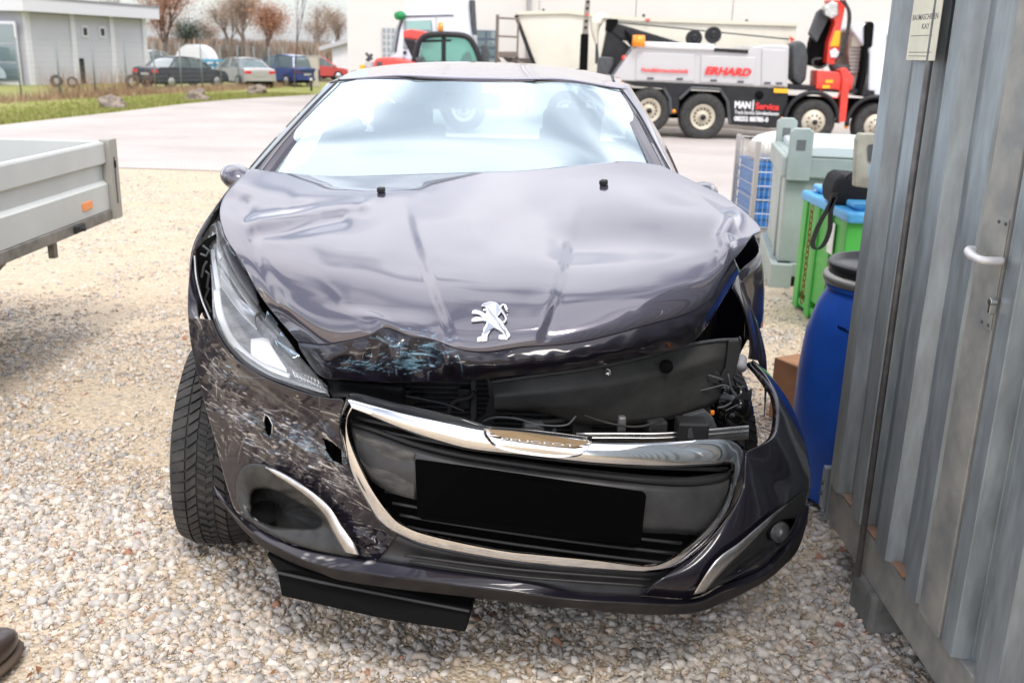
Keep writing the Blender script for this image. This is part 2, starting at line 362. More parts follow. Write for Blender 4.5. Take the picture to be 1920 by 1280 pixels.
def block_paving():
    m = mat('paving', (.50, .45, .42), .85); t = m.node_tree; b = t.nodes['Principled BSDF']; l = t.links.new
    tc = N(t, 'ShaderNodeTexCoord'); br = N(t, 'ShaderNodeTexBrick', Scale=1.0)
    br.inputs['Color1'].default_value = (.52, .47, .43, 1); br.inputs['Color2'].default_value = (.47, .425, .40, 1); br.inputs['Mortar'].default_value = (.36, .32, .29, 1)
    br.inputs['Brick Width'].default_value = .2; br.inputs['Row Height'].default_value = .1; br.inputs['Mortar Size'].default_value = .006
    l(tc.outputs['Object'], br.inputs['Vector'])
    n = N(t, 'ShaderNodeTexNoise', Scale=.45, Detail=7.0); l(tc.outputs['Object'], n.inputs['Vector'])
    mr = N(t, 'ShaderNodeMapRange'); mr.inputs[1].default_value = .3; mr.inputs[2].default_value = .7; mr.inputs[3].default_value = .86; mr.inputs[4].default_value = 1.08
    l(n.outputs['Fac'], mr.inputs[0]); mu = N(t, 'ShaderNodeMix'); mu.data_type = 'RGBA'; mu.blend_type = 'MULTIPLY'; mu.inputs[0].default_value = 1
    l(br.outputs[0], mu.inputs[6]); l(mr.outputs[0], mu.inputs[7]); l(mu.outputs[2], b.inputs['Base Color'])
    bp = N(t, 'ShaderNodeBump', Strength=.4, Distance=.006); l(br.outputs['Fac'], bp.inputs['Height']); bp.invert = True; l(bp.outputs[0], b.inputs['Normal'])
    return m
M_['paving'] = block_paving()
def sheet(name, poly, m, dz, ystep=2.0, kind='structure'):
    """polygon on the sloping ground, cut in strips so that it follows the fall of the ground"""
    bm = bmesh.new(); vs = [bm.verts.new((x, y, 0)) for x, y in poly]; bm.faces.new(vs)
    for yc in (4, 22, 40, 55):
        bmesh.ops.bisect_plane(bm, geom=bm.verts[:]+bm.edges[:]+bm.faces[:], plane_co=(0, yc, 0), plane_no=(0, 1, 0))
    for v in bm.verts: v.co.z = G(v.co.y)+dz
    bmesh.ops.triangulate(bm, faces=bm.faces[:]); bmesh.ops.recalc_face_normals(bm, faces=bm.faces[:])
    me = bpy.data.meshes.new(name); bm.to_mesh(me); bm.free()
    if me.polygons[0].normal.z < 0: me.flip_normals()
    return tag(mk(name, me, m), kind=kind)
sheet('ground', [(-900, -20), (900, -20), (900, 1500), (-900, 1500)], M_['earth'], -.012)
# gravel yard (car side) and paved road
yard = [(-14, -6), (9, -6), (9, 8.2), (4.2, 8.6), (2.6, 9.2), (1.4, 10.2), (.2, 11.8), (-1.2, 13.2), (-2.8, 13.9), (-4.6, 14.15), (-14, 14.5)]
sheet('gravel_yard', yard, M_['gravel_base'], -.004)
grassR = [tuple(GP(a, b)[:2]) for a, b in ((0, 235), (115, 222), (225, 210), (330, 197), (420, 188), (500, 183), (590, 178))]
road = [(-14, 14.5), (-4.6, 14.15), (-2.8, 13.9), (-1.2, 13.2), (.2, 11.8), (1.4, 10.2), (2.6, 9.2), (4.2, 8.6), (9, 8.2), (40, 8.0), (40, 46), (8, 60), (-8.4, 60), (-8.6, 50)]
road += [(p[0], p[1]) for p in grassR[::-1]]+[(-19, 20.5), (-19, 15)]
sheet('paved_road', road, M_['paving'], .004)
M_['grass'] = mat('grass_ground', (.20, .24, .04), .95, col2=(.32, .29, .10), vscale=1.3, bump=.5, bscale=30)
grass = [(-19, 20.5)]+[(p[0], p[1]) for p in grassR]+[(-8.6, 50), (-8.4, 62), (-40, 62), (-40, 20.5)]
sheet('grass_verge', grass, M_['grass'], .0)
# crushed stone lying on the yard: real angular stones
def stone_templates(npt, n):
    """angular chips: hulls of a few random points"""
    out = []
    for k in range(n):
        p = rng.normal(size=(npt, 3)); p /= np.linalg.norm(p, axis=1)[:, None]; p *= rng.uniform(.78, 1.05, (npt, 1)); p *= rng.uniform([.9, .65, .38], [1.45, 1.1, .75])
        bm = bmesh.new()
        for q in p: bm.verts.new(q)
        r = bmesh.ops.convex_hull(bm, input=bm.verts[:]); bmesh.ops.delete(bm, geom=[g for g in r['geom_interior'] if isinstance(g, bmesh.types.BMVert)], context='VERTS')
        bmesh.ops.triangulate(bm, faces=bm.faces[:]); bmesh.ops.recalc_face_normals(bm, faces=bm.faces[:]); bm.verts.index_update()
        out.append((np.array([v.co[:] for v in bm.verts]), np.array([[v.index for v in f.verts] for f in bm.faces]))); bm.free()
    return out
def rots(n, tilt=.5):
    a = rng.uniform(0, 2*pi, n); b = rng.normal(0, tilt, n); c = rng.normal(0, tilt, n)
    ca, sa, cb, sb, cc, s2 = np.cos(a), np.sin(a), np.cos(b), np.sin(b), np.cos(c), np.sin(c)
    Rz = np.zeros((n, 3, 3)); Rz[:, 0, 0] = ca; Rz[:, 0, 1] = -sa; Rz[:, 1, 0] = sa; Rz[:, 1, 1] = ca; Rz[:, 2, 2] = 1
    Rx = np.zeros((n, 3, 3)); Rx[:, 0, 0] = 1; Rx[:, 1, 1] = cb; Rx[:, 1, 2] = -sb; Rx[:, 2, 1] = sb; Rx[:, 2, 2] = cb
    Ry = np.zeros((n, 3, 3)); Ry[:, 1, 1] = 1; Ry[:, 0, 0] = cc; Ry[:, 0, 2] = s2; Ry[:, 2, 0] = -s2; Ry[:, 2, 2] = cc
    return Rz @ Rx @ Ry
pal = 1.12*np.array([(1.02, 1, .97)])*np.array([(.62, .57, .50), (.56, .52, .47), (.50, .475, .45), (.60, .50, .41), (.56, .48, .39), (.44, .42, .40), (.66, .62, .57), (.50, .39, .29), (.42, .22, .15), (.34, .32, .30)])
pp = np.array([.22, .17, .15, .14, .09, .08, .10, .02, .008, .02])
SEGS = []
def scatter_stones(n, y0, y1, smin, smax, tmpl, keep=None, sink=.38, power=2.2, pal_=pal, p_=pp, zoff=0, xw=(.62, .9)):
    Y = y0+(y1-y0)*rng.random(n*3)**.9; X = (rng.random(n*3)*2-1)*(xw[0]*Y+xw[1])
    # stones lie thick in some places, thin over sand in others
    d = np.array([noise.noise(Vector((x*1.1, y*1.1, 3))) + .5*noise.noise(Vector((x*3.1, y*3.1, 9))) for x, y in zip(X, Y)])
    ok = rng.random(n*3) < np.clip(.58+d*2.3, .10, 1)
    if keep is not None: ok &= keep(X, Y)
    X, Y = X[ok][:n], Y[ok][:n]; n = len(X)
    s = smin+(smax-smin)*rng.random(n)**power
    z = np.interp(Y, _gy, _gz)-s*sink+rng.random(n)*s*.4+zoff
    Rm = rots(n); ti = rng.integers(0, len(tmpl), n); ci = rng.choice(len(pal_), n, p=p_/p_.sum()); col = pal_[ci]*rng.uniform(.82, 1.1, (n, 1))
    Vs, Fs, Cs = [], [], []; off = 0
    for k, (tv, tf) in enumerate(tmpl):
        idx = np.where(ti == k)[0]
        if not len(idx): continue
        v = np.einsum('nij,vj->nvi', Rm[idx], tv)*s[idx, None, None]; v[:, :, 0] += X[idx, None]; v[:, :, 1] += Y[idx, None]; v[:, :, 2] += z[idx, None]
        nv = len(tv); Vs.append(v.reshape(-1, 3)); f = (tf[None]+(np.arange(len(idx))*nv)[:, None, None]+off).reshape(-1, 3); Fs.append(f); off += nv*len(idx)
        Cs.append(np.repeat(col[idx], nv, 0))
    return np.concatenate(Vs), np.concatenate(Fs), np.concatenate(Cs)
def mesh_np(name, chunks, m, tri=3, smooth=False):
    off = 0; V, Fc, Cl = [], [], []
    for v, f, c in chunks: V.append(v); Fc.append(f+off); Cl.append(c); off += len(v)
    V = np.concatenate(V); Fc = np.concatenate(Fc); Cl = np.concatenate(Cl)
    me = bpy.data.meshes.new(name); me.vertices.add(len(V)); me.vertices.foreach_set('co', V.astype(np.float32).ravel())
    me.loops.add(Fc.size); me.loops.foreach_set('vertex_index', Fc.astype(np.int32).ravel())
    me.polygons.add(len(Fc)); me.polygons.foreach_set('loop_start', (np.arange(len(Fc))*tri).astype(np.int32))
    me.update(calc_edges=True)
    a = me.color_attributes.new('tone', 'FLOAT_COLOR', 'POINT'); a.data.foreach_set('color', np.c_[Cl, np.ones(len(Cl))].astype(np.float32).ravel())
    return mk(name, me, m, smooth=smooth)
t1, t2 = stone_templates(10, 16), stone_templates(16, 24)
in_yard = lambda X, Y: ~((X > 1.12) & (Y < 2.78)) & (Y < 14.0+np.clip(-(X+4.6)*.03, 0, .3)-np.clip((X+2.8), 0, 9)*.95)
ch = [scatter_stones(20000, 1.15, 3.1, .0075, .025, t2, in_yard, power=1.7),
      scatter_stones(34000, 1.15, 3.3, .003, .010, t1, in_yard, zoff=.001),
      scatter_stones(17000, 2.9, 5.6, .009, .028, t1, in_yard, power=1.8),
      scatter_stones(24000, 3.0, 6.0, .004, .011, t1, in_yard),
      scatter_stones(17000, 5.4, 13.9, .010, .028, t1, in_yard, power=2.6, sink=.4)]
M_['stone'] = attr_mat('limestone', 'tone', 0, 1, .85, .28, 55, .25, 120)
tag(mesh_np('gravel', ch, M_['stone']), kind='stuff')
# scraps of dead leaf and twig on the stones
tw = MB()
for k in range(150):
    y = random.uniform(1.4, 3.6); x = random.uniform(-.62*y-.6, .95 if y < 2.8 else 1.4)
    if abs(x+.05) < .8 and 2.2 < y < 3: continue
    a = random.uniform(0, pi); L = random.uniform(.01, .035); p = Vector((x, y, .022+random.uniform(0, .006)))
    q = p+Vector((cos(a)*L, sin(a)*L, random.uniform(-.004, .008))); c = (p+q)/2+Vector((sin(a)*.005, -cos(a)*.005, .004))
    n = Vector((-sin(a), cos(a), 0))*random.uniform(.0015, .007)
    tw.add([p, c-n, q, c+n, c+Vector((0, 0, -.002))], [(0, 1, 4), (1, 2, 4), (2, 3, 4), (3, 0, 4)])
tag(tw.build('leaf_litter', mat('dead_leaf', (.28, .12, .05), .8, var=.5, vscale=9)), kind='stuff')
# ================================================================== CRASHED CAR
CAR = thing('damaged_car', 'dark aubergine hatchback with buckled bonnet, torn front bumper and lion badge, standing on the gravel', 'car', (-.13, 4.05, 0))
CXC = -.13
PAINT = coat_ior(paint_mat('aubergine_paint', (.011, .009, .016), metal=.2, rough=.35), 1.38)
PAINT_TOP = coat_ior(paint_mat('sky_lit_aubergine_paint', (.078, .072, .098), metal=.45, rough=.26), 1.85)  # same aubergine paint lightened: bright sky sheen put into the base colour
PAINT_IN = mat('inner_paint', (.012, .012, .015), .6)
def blob(pts, px, py, ):
    """strength of rubbed areas, read at a photograph position; (x, y, rx, ry, angle, amount)"""
    s = 0
    for x, y, rx, ry, a, k in pts:
        dx, dy = px-x, py-y; ca, sa = cos(R(a)), sin(R(a)); u = (dx*ca+dy*sa)/rx; v = (-dx*sa+dy*ca)/ry
        s = max(s, k*math.exp(-(u*u+v*v)))
    return s
SCUFF = [(560, 850, 150, 70, 35, .46), (430, 760, 60, 90, 10, .50), (640, 930, 60, 60, 40, .44), (370, 640, 18, 60, 0, .5), (540, 720, 90, 25, 25, .34), (505, 570, 50, 30, 55, .30), (520, 930, 60, 30, 40, .40), (445, 775, 70, 45, 40, .62), (480, 830, 60, 30, 30, .55), (585, 850, 60, 40, 50, .62), (640, 905, 60, 28, 40, .62), (410, 700, 45, 30, 60, .58), (540, 800, 60, 22, 25, .5),
         (500, 690, 60, 20, 20, .28), (375, 600, 16, 60, 0, .6), (400, 690, 25, 40, 0, .55), (600, 800, 40, 20, 0, .45), (500, 985, 70, 9, 25, .5), (610, 1045, 50, 14, 15, .52), (460, 505, 30, 12, 62, .42),
         (490, 545, 45, 11, 58, .50), (520, 590, 40, 8, 55, .46), (575, 665, 30, 14, 20, .3), (1330, 940, 60, 26, -30, .33), (715, 600, 60, 40, 0, .25), (660, 980, 60, 30, 30, .38), (570, 940, 40, 16, 40, .4), (800, 620, 40, 12, 20, .3), (560, 640, 25, 12, 0, .3),
         (1230, 1130, 170, 9, 2, .35), (620, 1075, 160, 9, 12, .33), (880, 1112, 120, 8, 5, .3)]
BLUE = [(770, 680, 70, 26, 0, .66), (680, 682, 70, 14, 8, .60), (800, 650, 40, 22, 0, .58), (735, 640, 40, 16, 25, .52), (800, 622, 36, 7, 8, .5), (585, 835, 60, 16, 25, .55), (420, 700, 30, 20, 30, .42), (640, 860, 30, 14, 0, .45), (830, 640, 20, 14, 60, .5), (480, 790, 60, 10, 30, .4)]
RAS = np.zeros((2, 1280, 1920), np.float32)
def strokes(ch, blobs, n, seed=3):
    rs = random.Random(seed)
    for x, y, rx, ry, a, k in blobs:
        for _ in range(int(3.2*n*k*rx*ry/900)+2):
            u, v = rs.gauss(0, .62)*rx, rs.gauss(0, .62)*ry; ca, sa = cos(R(a)), sin(R(a)); x0, y0 = x+u*ca-v*sa, y+u*sa+v*ca
            d = R(a-6+rs.gauss(0, 9)+(rs.random() < .05)*rs.uniform(30, 90)); L = rs.expovariate(1/13.)+2; s = rs.uniform(.08, .95)**1.4*min(1, k*1.7); w_ = rs.choice((0, 0, 0, 0, 0, 1)); bend = rs.gauss(0, .003)
            for t in np.arange(0, L, .7):
                X, Y_ = x0+cos(d)*t, y0+sin(d)*t; d += bend; f = s*min(1, 2.2*(1-t/L))
                for q in range(-w_, w_+1):
                    xi, yi = int(X), int(Y_+q)
                    if 0 <= xi < 1919 and 0 <= yi < 1279: RAS[ch, yi, xi] = max(RAS[ch, yi, xi], f)
def ras(ch, x, y):
    xi, yi = int(min(max(x, 0), 1918)), int(min(max(y, 0), 1278)); fx, fy = x-xi, y-yi; A = RAS[ch]
    return float((A[yi, xi]*(1-fx)+A[yi, xi+1]*fx)*(1-fy)+(A[yi+1, xi]*(1-fx)+A[yi+1, xi+1]*fx)*fy)
strokes(0, [(445, 775, 60, 38, 35, .8), (480, 830, 55, 34, 30, .6), (585, 850, 55, 36, 40, .8), (640, 905, 55, 28, 38, .9), (410, 700, 40, 30, 50, .7), (540, 800, 60, 22, 25, .6), (375, 610, 14, 50, 80, .8), (395, 680, 20, 40, 60, .7), (590, 770, 60, 20, 20, .4), (560, 850, 120, 60, 35, .35), (500, 985, 70, 7, 28, .6), (610, 1048, 55, 10, 12, .9), (470, 975, 40, 8, 30, .7), (460, 505, 30, 9, 62, .6), (490, 545, 45, 8, 58, .7), (520, 590, 40, 6, 55, .6), (1320, 940, 60, 22, -30, .35), (715, 660, 90, 20, 5, .3), (660, 990, 60, 24, 20, .4), (1230, 1138, 140, 6, 2, .25), (420, 820, 24, 60, 75, .4), (690, 850, 60, 30, 10, .5), (560, 960, 50, 14, 35, .5)], 14)
strokes(1, [(770, 680, 60, 22, 0, .8), (680, 684, 60, 12, 6, .7), (800, 650, 40, 20, 0, .7), (735, 640, 40, 14, 20, .6), (800, 624, 40, 7, 8, .6), (585, 838, 55, 14, 22, .9), (420, 700, 26, 18, 35, .6), (640, 860, 30, 12, 10, .7), (835, 640, 16, 14, 60, .5), (470, 790, 50, 9, 30, .5), (690, 765, 40, 6, 15, .4)], 16, 5)
def inpoly(x, y, poly):
    c = False
    for (x0, y0), (x1, y1) in zip(poly, poly[1:]+poly[:1]):
        if (y0 > y) != (y1 > y) and x < (x1-x0)*(y-y0)/(y1-y0)+x0: c = not c
    return c
def panel(name, A, mt, parent, solid=.003, smooth=True, flip=False, sc_=True, auto=None, cut=()):
    """A: (rows, cols, 3) of photograph x, y and distance -> one panel standing in the place"""
    A = np.asarray(A, float); n, m = A.shape[:2]; mb = MB()
    W = np.zeros((n, m, 3)); at = np.zeros((n, m, 4))
    for i in range(n):
        for j in range(m):
            a, b, Y = A[i, j]; W[i, j] = P(a, b, Y)
            if sc_: at[i, j] = blob(SCUFF, a, b)*.74, blob(BLUE, a, b)*.74, ras(0, a, b), ras(1, a, b)
    mb.grid(W); at = at.reshape(-1, 4)
    if cut:
        B_ = A.reshape(-1, 3); mb.f = [f for f in mb.f if not any(inpoly(B_[list(f), 0].mean(), B_[list(f), 1].mean(), c) for c in cut)]
    # keep the outside of the panel turned to the camera
    p, q, r = (Vector(mb.v[k]) for k in mb.f[len(mb.f)//2][:3]); nr = (q-p).cross(r-q)
    fl = nr.dot(Vector((0, 0, H))-p) < 0
    return mb.build(name, mt, parent, smooth=smooth, solid=solid, flip=fl != flip, attrs={'scuff': at[:, 0], 'blue': at[:, 1], 'scratch': at[:, 2], 'bscratch': at[:, 3]} if sc_ else None, auto=auto)
def coons(top, bot, left, right, nu, nv, gv=lambda t: t):
    T, B, L, Rr = param(top, nu), param(bot, nu), param(left, nv), param(right, nv); A = np.zeros((nv, nu, 3))
    for i in range(nv):
        v = i/(nv-1); g = gv(v)
        for j in range(nu):
            u = j/(nu-1)
            A[i, j] = (1-v)*T[j]+v*B[j]+(1-u)*L[i]+u*Rr[i]-((1-u)*(1-v)*T[0]+u*(1-v)*T[-1]+(1-u)*v*B[0]+u*v*B[-1])
            lin = (1-v)*T[j, 2]+v*B[j, 2]; A[i, j, 2] += (g-v)*(B[j, 2]-T[j, 2])
    return A
def ruled(inner, outer, n, m, bulge=0.0, mids=None):
    a, b = param(inner, n), param(outer, n); A = np.zeros((m, n, 3))
    for i in range(m):
        t = i/(m-1); A[i] = a*(1-t)+b*t; A[i, :, 2] -= bulge*4*t*(1-t)
    return A
def YB(px, py):
    u = abs(px-1010)/(570 if px < 1010 else 508)
    return 1.97+.09*u*u+.46*u**5+max(0, 950-py)/1000*.18
yb = lambda L, d=0: [(a, b, YB(a, b)+d) for a, b in L]

# ---- bonnet
rear = [(471,316,3.10),(515,322,3.11),(600,329,3.12),(660,330,3.13),(730,328,3.13),(790,326,3.13),(850,324,3.13),(910,322,3.13),(975,320,3.13),(1060,312,3.12),(1130,305,3.1),(1185,303,3.07),(1240,310,3.02)]
brk = [(559,641,2.33),(612,646,2.22),(684,632,2.16),(722,615,2.15),(767,630,2.12),(811,637,2.10),(861,655,2.085),(911,660,2.08),(980,651,2.08),(1083,642,2.10),(1204,612,2.16),(1317,573,2.26),(1377,485,2.42)]
lef = [(471,316,3.10),(440,345,3.0),(417,376,2.93),(413,408,2.84),(424,446,2.74),(452,490,2.62),(492,560,2.48),(559,641,2.33)]
rig = [(1240,310,3.02),(1310,345,2.92),(1368,375,2.84),(1424,425,2.68),(1410,442,2.62),(1396,463,2.55),(1384,478,2.48),(1377,485,2.42)]
gv = lambda v: 1-(1-v)**1.78
brk0 = [(x, y, Y) for (x, _, _), y, Y in zip(brk, (641,650,655,657,658,659,660,661,656,642,612,573,485), (2.33,2.25,2.18,2.155,2.13,2.11,2.095,2.085,2.085,2.10,2.16,2.26,2.42))]
HB = coons(rear, brk0, lef, rig, 300, 170, gv)
_dl = param(brk, 300)-param(brk0, 300)
for i in range(170):
    t = max(0, (i/169-.80)/.20); HB[i] += _dl*(t*t*(3-2*t))
def ridge(px, py, pts, wd):
    """closeness (0..1) to a polyline in the bonnet sheet"""
    best = 1e9
    for (x0, y0), (x1, y1) in zip(pts, pts[1:]):
        dx, dy = x1-x0, y1-y0; t = max(0, min(1, ((px-x0)*dx+(py-y0)*dy)/(dx*dx+dy*dy))); d = math.hypot(px-x0-t*dx, py-y0-t*dy); best = min(best, d)
    return math.exp(-(best/wd)**2)
def sstep(a, b, x): t = max(0, min(1, (x-a)/(b-a))); return t*t*(3-2*t)
def hood_lift(px, py):
    """dents and creases, metres up"""
    z = 0.
    # raised centre panel, tapering to the badge
    lx = np.interp(py, [380, 430, 560, 640, 665], [765, 776, 818, 850, 872]); rx = np.interp(py, [380, 420, 560, 640, 665], [1080, 1073, 1042, 1010, 985])
    z += .010*sstep(-13, 11, px-lx)*sstep(-13, 11, rx-px)*sstep(350, 470, py)
    # folds spreading from the left edge
    z += .005*ridge(px, py, [(560, 372), (650, 362), (780, 356)], 16)
    z -= .003*ridge(px, py, [(545, 392), (660, 385)], 14)
    z += .009*ridge(px, py, [(470, 420), (520, 412), (600, 392), (680, 384)], 13)
    z -= .005*ridge(px, py, [(478, 436), (540, 432), (640, 410)], 14)
    z -= .005*ridge(px, py, [(466, 380), (465, 425), (480, 470), (520, 560)], 13)
    # buckled right side
    z += .013*ridge(px, py, [(1130, 315), (1250, 390), (1365, 440)], 60)
    z -= .008*ridge(px, py, [(1060, 452), (1200, 448), (1320, 462)], 34)
    z += .012*ridge(px, py, [(1385, 400), (1355, 450), (1365, 480)], 14)
    z -= .006*ridge(px, py, [(1000, 400), (900, 470), (760, 480)], 50)
    z += .0035*ridge(px, py, [(1050, 560), (1200, 560), (1290, 540)], 26) - .003*ridge(px, py, [(1050, 600), (1180, 590)], 22)
    z += .0026*noise.noise(Vector((px*.005, py*.009, 1.3)))+.0006*noise.noise(Vector((px*.017, py*.03, 5.3)))
    e = sstep(322, 425, py)
    return z*e
W = np.zeros(HB.shape); at = np.zeros(HB.shape[:2]+(4,))
for i in range(HB.shape[0]):
    for j in range(HB.shape[1]):
        a, b, Y = HB[i, j]; p = P(a, b, Y); fade = min(1, i/14, (HB.shape[0]-1-i)/14, j/14, (HB.shape[1]-1-j)/14)
        # move along the line of the sheet's own normal (up and forward)
        W[i, j] = p+Vector((0, -.25, .97))*hood_lift(a, b)*fade
        at[i, j] = blob(SCUFF, a, b)*.8, blob(BLUE, a, b)*.7, ras(0, a, b)*.7, ras(1, a, b)*.8
hmb = MB(); hmb.grid(W); at = at.reshape(-1, 4)
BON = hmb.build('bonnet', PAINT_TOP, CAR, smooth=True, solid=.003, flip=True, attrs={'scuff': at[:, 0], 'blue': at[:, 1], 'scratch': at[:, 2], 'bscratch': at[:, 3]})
BON['label'] = 'buckled dark bonnet with folds and a torn front edge'
hbvh = BVHTree.FromPolygons(hmb.v, hmb.f)
def on_bonnet(px, py, off=0.0):
    d = ray(px, py).normalized(); loc, nr, _, _ = hbvh.ray_cast(Vector((0, 0, H)), d)
    if nr.z < 0: nr = -nr
    return loc+nr*off, nr
# front lip of the bonnet, dark in its own shade, dented and rubbed blue
lowr = [(562,656,2.36),(600,704,2.25),(650,712,2.19),(705,716,2.16),(756,717,2.14),(815,716,2.125),(875,714,2.115),(920,709,2.11),(1000,701,2.11),(1083,692,2.13),(1206,667,2.19),(1303,637,2.28),(1388,508,2.46)]
lt, lb = param(brk, 420), param(lowr, 420); rows = []
for t in np.linspace(0, 1, 44):
    r = lt*(1-t)+lb*t; bul = sin(pi*t)
    r[:, 2] -= .030*bul
    for k in range(len(r)):
        x, y = r[k, 0], r[k, 1]
        r[k, 2] += bul*(.035*math.exp(-((x-790)/42)**2)-.02*math.exp(-((x-745)/18)**2)+.028*math.exp(-((x-700)/22)**2)-.02*math.exp(-((x-835)/14)**2)+.02*math.exp(-((x-650)/30)**2) + .008*noise.noise(Vector((x*.03, y*.04, 2))))
    rows.append(r)
panel('bonnet_lip', rows, PAINT, BON, solid=.003)
for a, b in ((715, 361), (1132, 347)):
    p, nr = on_bonnet(a, b, .002); q = MB(); q.box(p+nr*.006, (.022, .02, .016), M=nr.to_track_quat('Z', 'Y').to_matrix()); q.build('washer_nozzle', M_['black_plastic'], BON, bevel=.004)
# lion badge, cut out of metal
def lion(px, py): return 540+px*.23958, 560+py*.23958
body = [(1510,72),(1535,48),(1585,34),(1632,42),(1662,70),(1672,110),(1655,140),(1640,152),(1668,176),(1705,236),(1745,298),(1722,326),(1648,326),(1652,292),(1688,286),(1650,258),(1614,238),(1590,262),(1570,296),(1566,338),(1480,346),(1484,312),(1516,300),(1524,270),(1530,240),(1552,212),(1562,192),(1530,184),(1488,188),(1438,192),(1440,170),(1476,152),(1524,158),(1500,140),(1478,132),(1440,130),(1446,106),(1466,98),(1500,106),(1548,128),(1560,112),(1530,108),(1528,92),(1552,90),(1548,76)]
p0, n0 = on_bonnet(920, 610); fr = [on_bonnet(*lion(a, b), .0015)[0] for a, b in body]
bmb = MB(); bmb.prism(fr, n0*.006)
em = bmb.build('lion_badge', M_['chrome'], BON, bevel=.0015)
tl = MB(); tl.tube(catmull([on_bonnet(*lion(a, b), .005)[0] for a, b in ((1652,188),(1686,196),(1706,180),(1700,150),(1676,112),(1662,84),(1680,62),(1700,66),(1708,88),(1716,104))], 5), [.0028]*36+[.0034]*6+[.0042]*4, 8)
tl.build('badge_tail', M_['chrome'], em, smooth=True)

# ---- front bumper
ringO = [(650,745),(705,760),(768,776),(838,790),(903,803),(1005,815),(1112,828),(1240,829),(1345,823),(1385,834),(1398,865),(1395,910),(1375,955),(1340,1003),(1300,1040),(1262,1066),(1215,1074),(1120,1070),(1020,1062),(932,1051),(807,1028),(745,1004),(712,980),(682,932),(655,880),(639,825),(636,785)]
ringI = [(662,768),(700,783),(755,806),(822,829),(886,845),(995,857),(1115,870),(1240,876),(1330,872),(1370,869),(1374,886),(1366,925),(1345,965),(1315,1000),(1275,1033),(1245,1052),(1205,1060),(1120,1048),(1020,1038),(932,1028),(815,1003),(760,984),(730,958),(697,912),(670,858),(654,815),(653,785)]
innerL = [(745,1004),(712,980),(682,932),(655,880),(639,825),(636,785),(643,752),(620,748),(587,742),(540,727),(498,710),(462,689),(433,665),(409,630),(396,600)]
outerL = [(705,1050),(674,1047),(572,1030),(516,1008),(478,985),(443,958),(428,920),(414,870),(403,825),(392,785),(381,745),(371,705),(363,668),(356,632),(353,595)]
BUM = None
yl = lambda L, tab: [(a, b, float(np.interp(a, *tab))) for a, b in L]
tabL = ([350, 365, 390, 440, 500, 570, 640, 750], [2.52, 2.45, 2.36, 2.25, 2.17, 2.10, 2.05, 2.0])
AL = ruled(yl(innerL, tabL), yl(outerL, tabL), 420, 130)
for i in range(AL.shape[0]):
    for j in range(AL.shape[1]):
        x, y, Y = AL[i, j]; t = i/(AL.shape[0]-1); k = sin(pi*t)
        # crease lines and dents of the crushed cheek
        AL[i, j, 2] += k*(.018*ridge(x, y, [(430, 700), (500, 740), (560, 790)], 14)-.02*ridge(x, y, [(450, 690), (540, 760), (640, 830)], 9)+.03*math.exp(-((x-590)/26)**2-((y-800)/18)**2)
                    + .02*math.exp(-((x-470)/22)**2-((y-770)/30)**2) + .016*noise.noise(Vector((x*.022, y*.022, 7)))+.009*noise.noise(Vector((x*.05, y*.05, 2)))+.003*noise.noise(Vector((x*.13, y*.13, 2)))+.016*abs(noise.noise(Vector((x*.016+3, y*.02, 4)))))
def bvh_of(A):
    m_ = MB(); m_.grid([[tuple(P(*p)) for p in r] for r in A]); return BVHTree.FromPolygons(m_.v, m_.f)
def surfY(tree_, x, y, default):
    h_ = tree_.ray_cast(Vector((0, 0, H)), ray(x, y).normalized())[0]; return h_.y if h_ else default
FOGL = [(443,905),(452,878),(480,868),(520,880),(570,910),(610,940),(640,985),(672,1040),(640,1042),(570,1026),(510,1000),(462,968),(446,940)]
FOGR = [(1308,1112),(1330,1080),(1375,1030),(1420,990),(1460,958),(1500,925),(1509,928),(1509,950),(1496,985),(1470,1018),(1420,1056),(1360,1092)]
def shrink(poly, k):
    cx_ = sum(p[0] for p in poly)/len(poly); cy_ = sum(p[1] for p in poly)/len(poly); return [(cx_+(x-cx_)*k, cy_+(y-cy_)*k) for x, y in poly]
tears = [[(497,776),(505,782),(511,797),(509,812),(502,820),(497,808),(494,790)], [(604,820),(622,828),(640,842),(642,872),(622,864),(610,845)]]
BUM = panel('front_bumper', AL, PAINT, CAR, cut=[shrink(FOGL, .9)]+tears)
BVL = bvh_of(AL)
BUM['label'] = 'scraped and cracked front bumper hanging off the nose'
# tears in the cheek: dark ragged pockets with a lifted rim
for pts, cc in (([(497,776),(505,782),(511,797),(509,812),(502,820),(497,808),(494,790)], 0), ([(604,820),(622,828),(636,838),(640,872),(622,862),(610,845)], 0)):
    q = MB(); q.prism([P(a, b, surfY(BVL, a, b, 2.2)+.03) for a, b in shrink(pts, 1.5)], (0, .012, .002)); q.build('tear', M_['deep_black'], BUM)
rimL = MB(); rimL.tube([P(a, b, surfY(BVL, a, b, 2.2)-.001) for a, b in ((494, 790), (497, 776), (504, 781), (511, 796), (510, 812))], .0018, 6); rimL.build('torn_edge', M_['satin'], BUM)
innerR = [(1262,1066),(1300,1040),(1340,1003),(1375,955),(1395,910),(1398,865),(1404,846),(1441,829),(1456,812),(1461,785),(1461,762),(1455,738),(1443,720),(1427,699),(1408,678)]
outerR = [(1200,1117),(1297,1122),(1355,1096),(1424,1070),(1465,1030),(1493,998),(1513,940),(1520,905),(1516,860),(1507,820),(1495,785),(1482,757),(1466,731),(1440,698),(1412,674)]
tabI = ([1200, 1262, 1300, 1340, 1375, 1398, 1441, 1461], [1.985, 2.0, 2.02, 2.05, 2.09, 2.13, 2.20, 2.27])
iR = [(a, b, Y) for (a, b), Y in zip(innerR, [2.0,2.015,2.04,2.07,2.10,2.13,2.15,2.20,2.25,2.31,2.36,2.42,2.47,2.53,2.60])]
